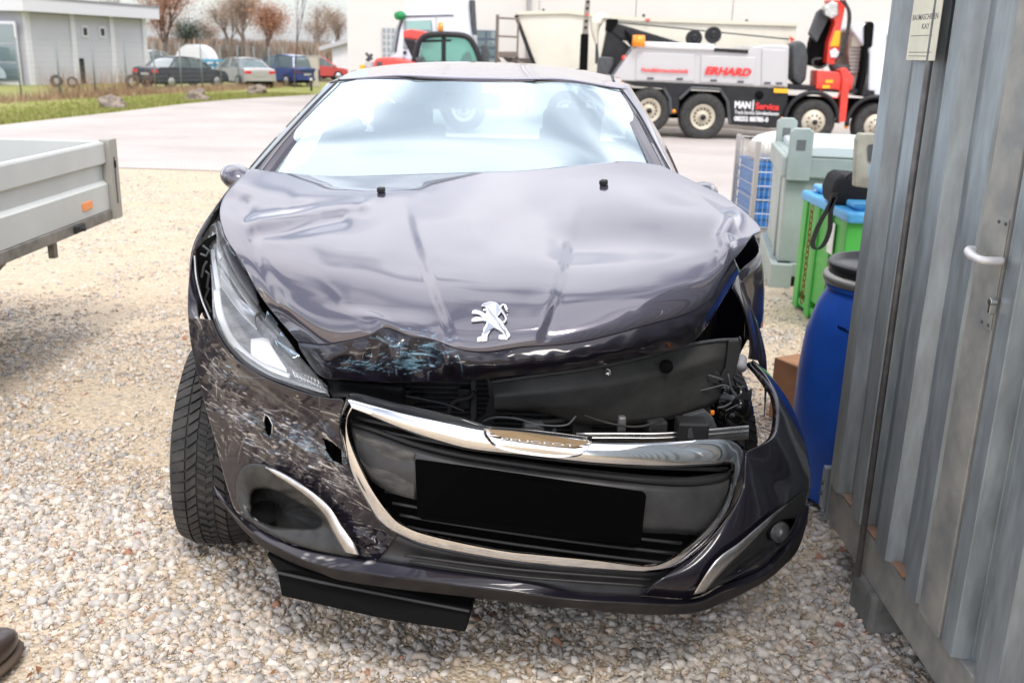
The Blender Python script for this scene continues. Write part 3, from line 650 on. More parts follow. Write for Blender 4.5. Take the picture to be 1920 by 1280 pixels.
oR = [(a, b, Y) for (a, b), Y in zip(outerR, [1.99,2.02,2.07,2.16,2.25,2.32,2.42,2.46,2.49,2.51,2.52,2.54,2.56,2.59,2.62])]
AR = ruled(iR, oR, 120, 30, bulge=.035)
panel('bumper_corner', AR, PAINT, BUM, cut=[shrink(FOGR, .86)]); BVR = bvh_of(AR)
rim = MB(); fl_in = [P(a, b, Y) for a, b, Y in param(iR[6:], 40)]; rimv = [[p, p+Vector((-.012, .012, -.012))] for p in fl_in]
rim.grid(np.array([[tuple(x) for x in r] for r in rimv])); rim.build('torn_edge', PAINT, BUM, smooth=True, solid=.002, attrs={'scuff': [.35]*80, 'blue': [0]*80})
# chin: below the lower chrome, black plastic with slots, and the painted lower lip
ct = [(672,1044),(705,1047),(745,1003),(807,1028),(932,1051),(1020,1062),(1120,1070),(1215,1074),(1262,1066),(1285,1052),(1300,1118)]
chinT = [(715,984),(745,1003),(807,1028),(932,1051),(1020,1062),(1120,1070),(1215,1074),(1262,1066),(1298,1042),(1330,1015)]
chinB = [(678,1047),(700,1050),(760,1057),(860,1072),(994,1091),(1090,1111),(1183,1116),(1240,1120),(1297,1122),(1310,1116)]
panel('chin', ruled(yb(chinT, .004), yb(chinB, .008), 80, 6, -.012), M_['grille_plastic'], BUM, sc_=False)
for k, (a0, b0, a1, b1, c1, d1) in enumerate(((758,1040,960,1066,1220,1086), (768,1052,970,1080,1215,1098))):
    q = MB(); c = resample([(a0, b0, 0), (a1, b1, 0), (c1, d1, 0)], 30); 
    q.tube([P(x, y, YB(x, y)-.004) for x, y, _ in c], .0035, 6); q.build('chin_slat', M_['black_plastic'], BUM, smooth=True)
lipT = [(398,905),(443,958),(478,985),(516,1008),(572,1030),(674,1047),(713,1051),(860,1072),(994,1091),(1090,1111),(1183,1116),(1297,1122),(1355,1096),(1424,1068),(1465,1030),(1493,998),(1512,945)]
lipM = [(408,930),(446,972),(480,1003),(516,1024),(574,1051),(634,1068),(700,1077),(795,1089),(938,1106),(1060,1122),(1180,1130),(1297,1132),(1357,1108),(1428,1080),(1470,1038),(1499,1004),(1517,950)]
lipB = [(425,955),(460,997),(500,1030),(544,1053),(600,1074),(643,1088),(741,1103),(882,1119),(1000,1133),(1080,1140),(1180,1150),(1290,1150),(1350,1132),(1430,1092),(1468,1062),(1496,1030),(1514,978)]
def lipY(L, d): return [(a, b, (float(np.interp(a, [350, 390, 440, 500, 570, 650, 750], [2.5, 2.4, 2.27, 2.17, 2.09, 2.03, 1.985])) if a < 750 else float(np.interp(a, [750, 1010, 1200, 1297, 1355, 1424, 1493, 1520], [1.985, 1.965, 1.985, 2.02, 2.07, 2.16, 2.32, 2.45])))+d) for a, b in L]
a, b, c = (param(lipY(L, d), 160) for L, d in ((lipT, .0), (lipM, -.028), (lipB, -.008)))
rows0 = [a*(1-t)+b*t for t in np.linspace(0, 1, 6)]; rows = [b*(1-t)+c*t for t in np.linspace(0, 1, 6)]
e = c.copy(); e[:, 1] -= 6; e[:, 2] += .03; rows.append(e)
LIP = panel('lower_lip', rows0, PAINT, BUM)
panel('lip_underside', rows, mat('dirty_dark_lip', (.012, .010, .012), .55, spec=.25, col2=(.028, .024, .022), vscale=14, bump=.05), LIP, sc_=False)
# chrome ring around the grille
n = 260; o_ = param(yb(ringO)+yb(ringO[:1]), n); i_ = param(yb(ringI)+yb(ringI[:1]), n)
prof = [(0, .012), (.0, -.008), (.14, -.018), (.5, -.0245), (.86, -.024), (1.0, -.012), (1.0, .03)]
rows = []
for t, d in prof:
    r = o_*(1-t)+i_*t; r[:, 2] += d; rows.append(r)
rf = panel('chrome_surround', rows, M_['chrome'], BUM, solid=0, sc_=False, auto=50)
# nameplate dish in the top of the surround
dishA = [(905,802),(912,822),(935,840),(985,851),(1040,857),(1080,856),(1100,845),(1110,827)]
dishB = [(905,802),(930,806),(970,811),(1010,815),(1050,819),(1080,822),(1098,825),(1110,827)]
A_ = ruled([(x, y, YB(x, y)-.026) for x, y in dishB], [(x, y, YB(x, y)-.03) for x, y in dishA], 40, 8, -.012)
dish = panel('nameplate', A_, M_['chrome'], BUM, solid=0, sc_=False)
pl = [(915,806),(960,809),(1010,815),(1060,822),(1106,829),(1080,838),(1030,836),(970,826),(930,816)]
q = MB(); q.prism([P(x, y, YB(x, y)-.034) for x, y in pl], (0, .003, .001)); q.build('nameplate_strip', mat('brass_grey', (.30, .22, .13), .35, .7), dish)
tp, tq = P(940, 824.5, YB(940, 824)-.036), P(1078, 838, YB(1078, 838)-.036)
text_mesh('PEUGEOT', 'nameplate_lettering', M_['satin'], dish, tp, tq-tp, (0, .25, .95), .0055, (tq-tp).length, .0, .0008)
# grille behind the ring
back = MB(); back.prism([P(a, b, YB(a, b)+.075) for a, b in ringI], (0, .01, 0)); back.build('grille_back', M_['deep_black'], BUM)
def strip(name, top, bot, d, mt, n=70, m=8, bul=0, parent=BUM, solid=.003):
    return panel(name, ruled([(a, b, YB(a, b)+d) for a, b in top], [(a, b, YB(a, b)+d) for a, b in bot], n, m, bul), mt, parent, solid=solid, sc_=False)
strip('plate_panel', [(658,800),(700,812),(778,840),(870,862),(1000,882),(1120,898),(1212,908),(1290,912),(1350,905),(1370,893)],
      [(672,870),(700,905),(778,936),(870,955),(1000,972),(1120,986),(1212,998),(1280,1000),(1325,998),(1366,935)], .022, M_['grille_plastic'], bul=.012)
strip('plate_panel_ridge', [(656,786),(700,798),(778,824),(870,846),(1000,866),(1120,881),(1212,890),(1290,893),(1350,886),(1372,878)],
      [(658,802),(700,814),(778,842),(870,864),(1000,884),(1120,900),(1212,910),(1290,914),(1350,907),(1372,894)], .034, M_['black_plastic'], m=5, bul=.016)
strip('scraped_panel', [(664,812),(700,822),(740,836),(777,849)], [(676,868),(702,905),(740,925),(777,936)], .012, mat('scraped_plastic', (.085, .08, .072), .6, col2=(.03, .029, .028), vscale=22, detail=8, stretch=(1, 1, 3)), n=30, solid=.002)
pp4 = [(778,864),(1212,926),(1200,1020),(784,972)]
sc_plate = MB(); sc_plate.prism([P(a, b, YB(a, b)-.004) for a, b in ((778,864),(880,878),(995,895),(1105,911),(1206,925),(1212,930),(1202,1018),(1196,1021),(1090,1013),(990,1002),(885,988),(790,974),(782,965))], (0, .012, .001))
sc_plate.build('number_plate', M_['plate_black'], BUM, bevel=.002)
for k in range(4):
    y0 = 965+k*17
    q = MB(); q.tube([P(a, b, YB(a, b)+.03) for a, b in [(x, y0+k*3-40+(x-720)*.14-((x-1000)/300)**2*6) for x in np.linspace(722+k*14, 1290-k*12, 22)] if b < 1060], .004, 6)
    q.build('grille_slat', M_['black_plastic'], BUM, smooth=True)
for k in range(2):
    q = MB(); q.tube([P(a, b, YB(a, b)+.03) for a, b in [(x, 782+k*13+(x-664)*.235-((x-664)**2)*.000165+1*k) for x in np.linspace(668, 1365, 36)]], .0045, 6)
    q.build('grille_slat', M_['black_plastic'], BUM, smooth=True)
# fog lamp pockets
def pocket(name, outl, hole, yy, mt):
    """bezel with a deep round-ended recess: outline -> hole edge -> bottom of the hole"""
    n = 90; a = param(outl+outl[:1], n); b = param(hole+hole[:1], n); rows = []
    a, b = (np.c_[x[:, :2], [yy(p[0], p[1]) for p in x]] for x in (a, b))
    for t, d in ((0, .015), (.0, -.006), (.10, -.010), (.5, .002), (.85, .014), (1, .022)):
        r = a*(1-t)+b*t; r[:, 2] += d; rows.append(r)
    c = b.copy(); c[:, 2] += .09; rows.append(c); e = c*0+c.mean(0); rows.append(e)
    return panel(name, rows, mt, BUM, solid=0, sc_=False)
yL = lambda x, y: surfY(BVL, x, y, float(np.interp(x, *tabL)))-.003
FOG = pocket('fog_lamp_bezel', FOGL,
             [(470,945),(472,925),(486,915),(512,918),(548,935),(582,955),(604,976),(592,990),(552,990),(510,985),(480,970)], yL, mat('bezel_plastic', (.035,.035,.033), .4, var=.3, vscale=30))
hf = [(498,875),(540,893),(575,920),(610,950),(640,992),(668,1042),(672,1037),(678,1043)]
bladeT = [(497,873),(520,880),(560,903),(598,930),(622,955),(645,990),(664,1018),(675,1041)]
bladeB = [(500,878),(515,890),(553,915),(588,944),(608,968),(625,1000),(640,1028),(645,1035)]
panel('chrome_blade', ruled([(a, b, yL(a, b)-.016) for a, b in bladeT], [(a, b, yL(a, b)-.020) for a, b in bladeB], 50, 6, .006), M_['satin'], FOG, solid=.004, sc_=False)
q = MB(); q.lathe([(0, 0), (.022, 0), (.03, -.02), (.033, -.03)], P(500, 950, yL(500, 950)+.06), 'Y'); q.build('fog_lamp_socket', M_['deep_black'], FOG, smooth=True)
yR = lambda x, y: surfY(BVR, x, y, float(np.interp(x, [1290, 1350, 1400, 1450, 1490, 1515], [2.0, 2.06, 2.12, 2.22, 2.33, 2.42])))-.003
FOG2 = pocket('fog_lamp_bezel', FOGR,
              [(1440,1012),(1436,1000),(1445,985),(1465,975),(1485,972),(1492,985),(1482,1003),(1462,1014)], yR, M_['black_plastic'])
bT = [(1300,1114),(1330,1068),(1352,1042),(1385,1018),(1420,988),(1450,962),(1476,943)]
bBm = [(1322,1110),(1345,1082),(1368,1056),(1397,1028),(1428,996),(1455,966),(1477,946)]
panel('chrome_blade', ruled([(a, b, yR(a, b)-.018) for a, b in bT], [(a, b, yR(a, b)-.020) for a, b in bBm], 50, 6, .006), M_['satin'], FOG2, solid=.004, sc_=False)
nv = Vector((.35, -.9, .1)).normalized(); Mq = nv.to_track_quat('Z', 'Y').to_matrix(); pc = P(1464, 999, yR(1464, 999)+.004)
q = MB(); q.lathe([(.029, -.03), (.029, -.004), (.027, -.002), (.02, .0), (.0, .001)], pc, 'Z', 28, Mq); q.build('fog_lamp', glass_mat('fog_glass', (.5,.5,.5), 1.5, .06, (.4,.4,.4)), FOG2, smooth=True)
q = MB(); q.lathe([(.027, -.006), (.022, -.014), (.010, -.022), (0, -.024)], pc, 'Z', 28, Mq); q.build('fog_reflector', M_['reflector'], FOG2, smooth=True)

# ---- left headlight (in the picture), lens broken
hl_lo = [(392,425),(393,470),(398,520),(400,560),(402,595),(412,622),(433,655),(462,682),(498,703),(540,720),(587,735),(618,742)]
hl_up = [(410,414),(421,448),(442,476),(458,500),(476,535),(487,575),(505,598),(525,618),(545,645),(560,668),(588,700),(612,726)]
tabH = ([390, 400, 430, 470, 520, 560, 620], [2.80, 2.66, 2.50, 2.40, 2.28, 2.22, 2.14])
hy = lambda L, d: [(a, b, float(np.interp(b, [414, 450, 500, 560, 620, 680, 742], [2.86, 2.76, 2.64, 2.50, 2.40, 2.29, 2.15]))+d) for a, b in L]
HL = panel('headlight', ruled(hy(hl_lo, .07), hy(hl_up, .07), 60, 10, -.05), mat('lamp_housing', (.55, .55, .57), .25, .4, var=.5, vscale=20), CAR, sc_=False, solid=.004)
HL['label'] = 'smashed headlight with cracked clear lens'
def hpiece(name, A_, B_, d, mt, n=30, bul=.004, solid=.003): return panel(name, ruled(hy(A_, d), hy(B_, d), n, 5, bul), mt, HL, sc_=False, solid=solid)
hpiece('light_guide', [(412,538),(416,570),(424,600),(438,630),(460,655),(490,678),(520,690),(545,700)], [(400,545),(404,580),(412,608),(426,638),(450,665),(482,690),(515,704),(540,712)], .0, M_['drl'])
hpiece('light_guide', [(400,432),(402,470),(408,505),(414,538)], [(394,445),(396,480),(400,515),(405,545)], .004, M_['drl'])
hpiece('reflector', [(412,500),(425,522),(450,560),(478,578)], [(414,535),(432,560),(455,590),(482,618)], .03, M_['reflector'], bul=-.02)
hpiece('chrome_bezel', [(428,452),(446,480),(468,520),(486,566)], [(418,462),(430,492),(449,527),(482,574)], .0, M_['drl'])
hpiece('chrome_bezel', [(418,480),(440,510),(462,542),(490,586)], [(410,489),(430,520),(452,553),(484,596)], .004, M_['silver'])
hpiece('reflector', [(470,635),(500,634),(510,650),(535,692)], [(470,668),(490,680),(515,692),(545,708)], .012, M_['drl'], bul=-.006)
hpiece('ribbed_lens', [(545,692),(565,697),(585,703),(602,716)], [(555,706),(575,714),(592,722),(610,731)], .006, M_['silver'], bul=0)
for k in range(9):
    q = MB(); a = 548+k*6; q.tube([P(a, 693+k*2.4, 2.22-.006*k), P(a+6, 707+k*2.6, 2.215-.006*k)], .0012, 5); q.build('rib', M_['satin'], HL)
hpiece('lamp_bulb_cover', [(478,588),(486,586),(489,592),(492,600)], [(479,593),(484,594),(486,597),(490,602)], -.01, M_['gloss_black'])
0 and hpiece('inner_panel', [(424,562),(440,590),(460,612),(490,632)], [(424,580),(432,612),(450,640),(478,652)], .03, M_['gloss_black'])
hpiece('chrome_bezel', [(404,596),(414,622),(436,654),(464,680),(500,701),(545,718),(590,732),(614,738)], [(400,598),(409,626),(432,660),(461,687),(498,708),(543,725),(588,740),(618,746)], -.012, M_['black_plastic'], n=50)
hpiece('chrome_bezel', [(440,650),(470,672),(505,694),(548,711),(592,725),(612,732)], [(438,656),(466,682),(502,703),(545,720),(590,734),(616,741)], -.008, M_['silver'], n=40)
hpiece('lens', hl_lo, hl_up, -.012, M_['headlens'], n=60, bul=.03, solid=0)
for sh in ([(500,585),(520,610),(513,618),(497,600)], [(525,625),(545,650),(538,662),(520,640)], [(430,455),(444,470),(440,480),(428,466)], [(515,640),(560,668),(548,672),(520,655)]):
    q = MB(); q.prism([P(a, b, hy([(a, b)], -.03)[0][2]) for a, b in sh], (.002, .003, .003)); q.build('lens_shard', M_['headlens'], HL)
# ---- left wing (torn open between lamp and outer skin)
wi = [(398,608,2.44),(394,575,2.52),(388,545,2.58),(378,510,2.64),(372,480,2.70),(378,452,2.76),(392,425,2.84),(412,396,2.93),(432,366,3.04),(462,330,3.16)]
wo = [(353,598,2.50),(352,575,2.53),(353,540,2.57),(356,505,2.62),(360,475,2.67),(368,448,2.73),(384,418,2.82),(406,384,2.94),(430,352,3.06),(456,325,3.18)]
wi2 = [(a+(-14 if b > 450 else -4)*0, b, Y) for a, b, Y in wi]
LW = panel('front_wing', ruled([(a-.55*(a-c[0]), b, Y) for (a, b, Y), c in zip(wi, wo)], wo, 60, 8, .004), PAINT, CAR); LW['label'] = 'crushed and scraped front wing beside the headlight'
q = MB()   # side skin of the wing, going down to the wheel arch
top = [Vector(P(*w)) for w in wo]; lowz = [.755, .765, .77, .765, .74, .72, .68, .60, .45, .24]
g = [];
for p, z in zip(top, lowz): g.append([(p.x, p.y, p.z), (p.x-.004, p.y+.03, p.z*.7+z*.3), (p.x+.01, p.y+.05, z)])
gg = np.array([param(r, 6) for r in g]); gg = np.array([param(gg[:, k], 40) for k in range(6)]).transpose(1, 0, 2); q.grid(gg)
q.build('wing_side', PAINT, LW, smooth=True, solid=.002, flip=True, attrs={'scuff': [.5]*240, 'blue': [.3]*240})
q = MB()
for pts in ([(362,470),(384,433),(404,398),(411,392),(402,412),(380,440),(368,466)],):
    q.prism([P(a, b, 2.78) for a, b in pts], (0, .02, 0))
q.build('inner_flange', M_['deep_black'], LW)
q = MB()
for pts in ([(369,455),(386,424),(398,402)], [(388,490),(382,500),(378,520)], [(385,508),(392,514),(388,540)], [(380,460),(392,470),(386,480),(376,476)], [(392,540),(384,560),(396,585)]):
    q.tube([P(a, b, 2.66) for a, b in pts], .0035, 6)
q.build('broken_bracket', M_['dark_grey'], LW)
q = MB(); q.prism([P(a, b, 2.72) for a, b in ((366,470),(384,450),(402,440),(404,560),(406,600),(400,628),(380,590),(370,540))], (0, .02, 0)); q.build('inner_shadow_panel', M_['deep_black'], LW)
q = MB(); q.tube(catmull([P(a, b, Y) for a, b, Y in ((365,480,2.63),(368,520,2.58),(378,560,2.52),(390,590,2.46),(399,612,2.42))], 6), .003, 6); q.build('torn_edge', M_['satin'], LW, smooth=True)
# ---- right wing: thin dark edge, the lamp is gone
ri = [(1372,540,2.62),(1386,560,2.62),(1396,585,2.62),(1404,615,2.62),(1406,650,2.62),(1403,672,2.61)]
ro = [(1386,512,2.70),(1395,545,2.70),(1408,580,2.69),(1417,615,2.68),(1423,650,2.66),(1422,676,2.64)]
RW = panel('front_wing', ruled(ri, ro, 40, 6, .01), PAINT, CAR)
g = []; ctop = [P(*w) for w in ro[::-1]]+[P(1424,470,2.82), P(1400,420,3.0), P(1340,370,3.16)]
lz = [.50, .60, .66, .69, .71, .72, .72, .62, .25]
for p, z in zip(ctop, lz): g.append([(p.x, p.y, p.z), (min(.76, p.x+.03), p.y+.02, p.z*.6+z*.4), (min(.77, p.x+.04), p.y+.02, z)])
gg = np.array([param(r, 6) for r in g]); gg = np.array([param(gg[:, k], 40) for k in range(6)]).transpose(1, 0, 2)
q = MB(); q.grid(gg); q.build('wing_side', PAINT, RW, smooth=True, solid=.002, attrs={'scuff': [0]*240, 'blue': [0]*240})
# ---- engine bay seen under the bonnet
EB = MB(); EB.bb(-.74, .50, 2.62, 2.66, .30, .92); EB.bb(-.68, -.64, 2.68, 3.1, .45, .86); EB.build('engine_bay_wall', M_['deep_black'], CAR)
q = MB(); q.bb(-.52, .40, 2.36, 2.42, .42, .80); RAD = q.build('radiator', M_['black_plastic'], CAR)
for k in range(26):
    q = MB(); q.bb(-.50, .38, 2.352, 2.359, .44+k*.0135, .4435+k*.0135)
    if k == 0: fin = q.build('fin', M_['dark_grey'], RAD)
    else:
        c = fin.copy(); C.objects.link(c); c.location = fin.location+Vector((0, 0, .0135*k))
q = MB(); q.tube([P(a, b, 2.3) for a, b in ((888,700),(888,800))], .008, 8); q.build('radiator_pipe', M_['dark_grey'], RAD)
q = MB(); q.tube(catmull([P(a, b, 2.27) for a, b in ((842,775),(845,760),(858,750),(880,745),(890,735))], 5), .006, 8); q.build('hose', M_['rubber'], CAR, smooth=True)
q = MB(); q.box(P(870, 745, 2.3), (.03, .02, .05)); q.build('hose_connector', M_['black_plastic'], CAR, bevel=.003)
for nm, pts, r, m_ in (('coolant_hose', [(640,730,2.30),(690,742,2.28),(740,752,2.29),(790,745,2.33)], .012, 'rubber'), ('coolant_hose', [(960,782,2.26),(1010,790,2.25),(1060,786,2.26),(1075,770,2.30)], .006, 'rubber'),
                       ('wire_loom', [(905,790,2.2),(930,782,2.19),(970,785,2.19),(1010,796,2.18),(1060,797,2.18),(1080,780,2.2)], .0028, 'dark_grey'), ('wire_loom', [(1075,770,2.25),(1130,790,2.22),(1190,800,2.22),(1240,790,2.26)], .003, 'rubber'),
                       ('bonnet_cable', [(700,735,2.26),(760,742,2.24),(830,756,2.24),(870,770,2.24)], .0025, 'dark_grey')):
    q = MB(); q.tube(catmull([P(*p) for p in pts], 6), r, 8); q.build(nm, M_[m_], CAR, smooth=True)
for nm, (a, b, Y), d_, m_ in (('latch', (1000, 800, 2.19), (.05, .03, .025), 'dark_grey'), ('relay_box', (1230, 800, 2.30), (.05, .04, .04), 'grille_plastic'), ('fan_shroud', (700, 755, 2.33), (.20, .03, .07), 'grille_plastic'), ('support_strut', (1165, 800, 2.24), (.02, .02, .06), 'beam'), ('horn', (1090, 800, 2.28), (.05, .03, .05), 'black_plastic')):
    q = MB(); q.box(P(a, b, Y), d_, rz=.2); q.build(nm, M_[m_], CAR, bevel=.006)
for k in range(6):
    a, b = 1330+k*11+random.uniform(-4, 4), 752+random.uniform(-16, 18); c_ = P(a, b, 2.43)
    q = MB(); q.prism([c_+Vector((random.uniform(-.03, .03), random.uniform(-.01, .02), random.uniform(-.02, .02))) for _ in range(5)], (.004, .004, .002)); q.build('plastic_shard', M_['black_plastic'] if k % 2 else M_['dark_grey'], CAR)
# big torn plastic panel across the bay
st = [(922,716,2.24),(990,706,2.22),(1080,694,2.22),(1169,678,2.25),(1240,660,2.30),(1300,645,2.36),(1345,638,2.40),(1386,636,2.44)]
sm = [(926,742,2.21),(990,738,2.20),(1080,728,2.20),(1169,716,2.23),(1240,700,2.28),(1300,684,2.34),(1340,672,2.38),(1372,668,2.43)]
sb = [(926,766,2.215),(990,764,2.21),(1080,760,2.21),(1150,748,2.24),(1230,735,2.29),(1280,720,2.34),(1320,706,2.38),(1352,716,2.42)]
s2 = [(927,767,2.25),(990,768,2.25),(1085,792,2.25),(1150,796,2.27),(1230,790,2.31),(1280,780,2.36),(1330,762,2.40),(1352,745,2.43)]
T4 = [param(x, 70) for x in (st, sm, sb, s2)]; rows = []
e = T4[0].copy(); e[:, 1] -= 3; e[:, 2] += .03; rows.append(e)
for A_, B_, k in ((T4[0], T4[1], 5), (T4[1], T4[2], 5), (T4[2], T4[3], 5)):
    rows += [A_*(1-t)+B_*t for t in np.linspace(0, 1, k, endpoint=False)]
rows.append(T4[3])
SP = panel('slam_panel', rows, mat('slam_plastic', (.055,.055,.053), .55, col2=(.035,.035,.034), vscale=12, bump=.1, bscale=120), CAR, sc_=False, solid=.004)
SP['label'] = 'torn dark plastic front panel above the radiator'
q = MB(); q.tube([P(a, b, Y-.004) for a, b, Y in param(st, 30)], .0045, 6); q.build('panel_edge', M_['dark_grey'], SP, smooth=True)
q = MB(); c0 = P(1250, 688, 2.272); q.lathe([(0, 0), (.0165, 0), (.0165, .01)], c0, 'Y', 24); q.build('panel_hole', M_['deep_black'], SP, smooth=True)
q = MB(); c0 = P(1140, 700, 2.2); q.lathe([(0, -.006), (.006, -.006), (.008, 0), (.008, .012)], c0, 'Y', 12); q.build('screw', M_['satin'], SP, smooth=True)
q = MB()
for pts in ([(1366,640),(1387,638),(1387,668),(1374,716),(1356,726),(1346,716),(1360,690)], [(1300,655),(1345,650),(1340,668),(1305,680)], [(1318,686),(1350,700),(1356,724),(1330,716)], [(1387,636),(1391,636),(1389,664),(1386,664)]):
    q.prism([P(a, b, 2.40) for a, b in pts], (0, .02, .003))
q.build('torn_bracket', M_['black_plastic'], SP, bevel=.003)
q = MB()
for pts, r in (([(1327,703),(1345,708),(1356,712)], .003), ([(1356,735),(1372,744)], .002), ([(1345,764),(1358,762),(1372,754)], .003), ([(1360,770),(1376,762),(1384,758)], .002), ([(1280,740),(1330,728),(1360,722),(1378,736),(1382,745)], .0025), ([(1365,700),(1372,730),(1380,742)], .003)):
    q.tube(catmull([P(a, b, 2.38) for a, b in pts], 4), r, 6)
q.build('cable', M_['dark_grey'], CAR, smooth=True)
q = MB(); q.cyl(P(1388, 672, 2.45), P(1388, 690, 2.42), .017, .017, 14); q.build('washer_neck', M_['grey_text'] if 0 else mat('grey_plastic', (.35,.35,.37), .4), CAR, smooth=True)
q = MB()
for k in range(7):
    a, b = 1350+random.uniform(0, 45), 735+random.uniform(0, 50); q.ico(P(a, b, 2.5+random.uniform(0, .06)), (.03, .03, .035), 2, jit=.12)
q.build('crushed_ducting', M_['gloss_black'], CAR, smooth=True)
# bumper beam with brackets
bt = [(1080,812,2.18),(1160,812,2.19),(1240,812,2.20),(1320,806,2.22),(1390,800,2.25),(1404,799,2.255)]; bb_ = [(a, b+16+(a > 1300)*8, Y) for a, b, Y in bt]
BM = panel('bumper_beam', ruled(bt, bb_, 40, 5, .01), M_['beam'], CAR, sc_=False, solid=.004)
q = MB(); q.tube([P(a, b+1, Y-.01) for a, b, Y in param(bt, 20)], .004, 6); q.tube([P(a, b+9, Y-.012) for a, b, Y in param(bt, 20)], .0025, 6); q.build('beam_flange', M_['satin'], BM, smooth=True)
q = MB(); q.box(P(1296, 806, 2.2), (.075, .06, .055)); q.build('crash_box', M_['black_plastic'], BM, bevel=.005)
q = MB(); q.prism([P(a, b, 2.26) for a, b in ((1281,782),(1322,770),(1338,785),(1345,802),(1320,812),(1285,812))], (0, .02, 0)); q.build('lamp_bracket', M_['dark_grey'], BM, bevel=.002)
q = MB(); q.lathe([(0, -.006), (.007, -.006), (.009, 0), (.009, .01)], P(1319, 789, 2.25), 'Y', 14); q.build('bolt', M_['satin'], BM, smooth=True)
q = MB(); q.box(P(1335.5, 773, 2.3), (.010, .01, .011)); q.build('orange_clip', M_['orange'], BM, bevel=.002)
for a in (978, 1040, 1295):
    q = MB(); q.prism([P(x, y, YB(x, y)+.03) for x, y in ((a-5, 822), (a-4, 806), (a+2, 803), (a+6, 822))], (0, .006, 0)); q.build('clip', M_['grille_plastic'], BUM)
# ledge behind the chrome top edge (dark shelf of the bumper)
lt_ = [(648,744),(670,738),(765,762),(860,783),(905,797),(1005,806),(1110,819)]; lb_ = [(655,748),(706,761),(768,777),(838,791),(903,804),(1005,816),(1112,829)]
strip('bumper_shelf', lt_, lb_, .01, M_['gloss_black'], m=4, bul=0); 
q = MB(); q.tube([P(x, y, YB(x, y)+.05) for x, y in ((742,758),(800,770),(860,784),(905,797))], .003, 6); q.build('seal_edge', M_['dark_grey'], BUM, smooth=True)
q = MB(); q.prism([P(a, b, 2.24) for a, b in ((905,806),(925,795),(932,765),(928,742),(922,720),(912,700),(918,745),(910,775),(880,800))], (0, .015, 0)); q.build('duct_flap', M_['black_plastic'], SP)
# inner lamp-side duct under the bonnet corner
q = MB(); A_ = ruled([(606,705,2.30),(640,712,2.28),(690,718,2.26),(760,722,2.25)], [(624,748,2.22),(650,742,2.18),(690,746,2.18),(760,765,2.18)], 20, 6, -.02)
panel('air_duct', A_, M_['black_plastic'], CAR, sc_=False)
# ---- torn undertray resting on the stones below the bumper
q = MB(); f = [P(a, b, Y) for a, b, Y in ((497,1040,2.16),(560,1066,2.10),(700,1098,2.04),(882,1142,1.99),(873,1186,1.97),(713,1160,2.02),(527,1118,2.12),(519,1070,2.13))]
q.prism(f, (.02, .16, .01)); q.build('undertray', M_['deep_black'], CAR, bevel=.006)
q = MB(); q.tube([P(a, b, Y) for a, b, Y in ((519,1072,2.12),(600,1090,2.065),(740,1118,2.02),(880,1145,1.98))], .004, 6); q.build('undertray_lip', M_['black_plastic'], CAR)

# ---- wheels
def wheel(cx, cy, steer, side, camber=0):
    Mx = Matrix.Rotation(R(steer), 3, 'Z') @ Matrix.Rotation(R(camber), 3, 'Y'); Rw, wd = .312, .205
    root_l = Vector((cx, cy, Rw))
    w_ = MB(); h = wd/2
    prof = [(.205, -h+.012), (.225, -h+.002), (.26, -h-.006), (.287, -h+.004), (.300, -h+.022), (.3035, -h+.04), (.305, 0), (.3035, h-.04), (.300, h-.022), (.287, h-.004), (.26, h+.006), (.225, h-.002), (.205, h-.012)]
    w_.lathe(prof, root_l, 'X', 72, Mx)
    W_ = w_.build('wheel', M_['rubber'], CAR, smooth=True)
    tr = MB(); nb = 62
    def tb(a0, a1, x0, x1, sk, r0, r1):
        vs = []
        for r in (r0, r1):
            for (a, x) in ((a0, x0), (a1, x0), (a1+sk, x1), (a0+sk, x1)):
                rr = r-max(0, abs(x)-h+.045)*.45; p = Mx @ Vector((x, rr*cos(a), rr*sin(a))); vs.append(root_l+p)
        tr.add(vs, [(0, 3, 2, 1), (4, 5, 6, 7), (0, 1, 5, 4), (1, 2, 6, 5), (2, 3, 7, 6), (3, 0, 4, 7)])
    for k in range(nb):
        a = 2*pi*k/nb; da = 2*pi/nb
        for s_ in (-1, 1):
            tb(a, a+da*.78, s_*.058, s_*(h-.004), .05, .298, .3125)
            tb(a+da*.3, a+da*1.02, s_*.026, s_*.053, .07, .298, .313)
        tb(a, a+da*.42, -.021, .0, .03, .298, .313); tb(a+da*.5, a+da*.93, 0.001, .021, -.03, .298, .313)
    t_ = tr.build('tread_blocks', M_['rubber'], W_); t_['kind'] = 'stuff'
    rm = MB(); s_ = side; rm.lathe([(.212, -h+.01), (.205, -h+.014), (.195, -.02), (.195, .03), (.205, h-.014), (.212, h-.01)], root_l, 'X', 40, Mx)
    rm.build('rim', M_['rim'], W_, smooth=True)
    hb = MB(); hb.lathe([(0, s_*.060), (.04, s_*.06), (.06, s_*.045), (.06, s_*.02), (0, s_*.02)], root_l, 'X', 24, Mx); hb.build('hub', M_['rim'], W_, smooth=True)
    for k in range(5):
        a = 2*pi*k/5; sp = MB(); pts = []
        u = Vector((0, cos(a), sin(a))); v = Vector((0, -sin(a), cos(a))); e = Vector((s_, 0, 0))
        sp.prism([root_l+Mx @ q_ for q_ in (u*.04+v*.028+e*.05, u*.20+v*.03+e*.07, u*.20-v*.03+e*.07, u*.04-v*.028+e*.05)], Mx @ (e*-.03)); sp.build('spoke', M_['rim'], W_, bevel=.004)
    return W_
wheel(-.885, 2.81, 6, -1, 3); wheel(.585, 2.83, 6, 1); wheel(CXC-.735, 5.36, 0, -1); wheel(CXC+.735, 5.36, 0, 1)

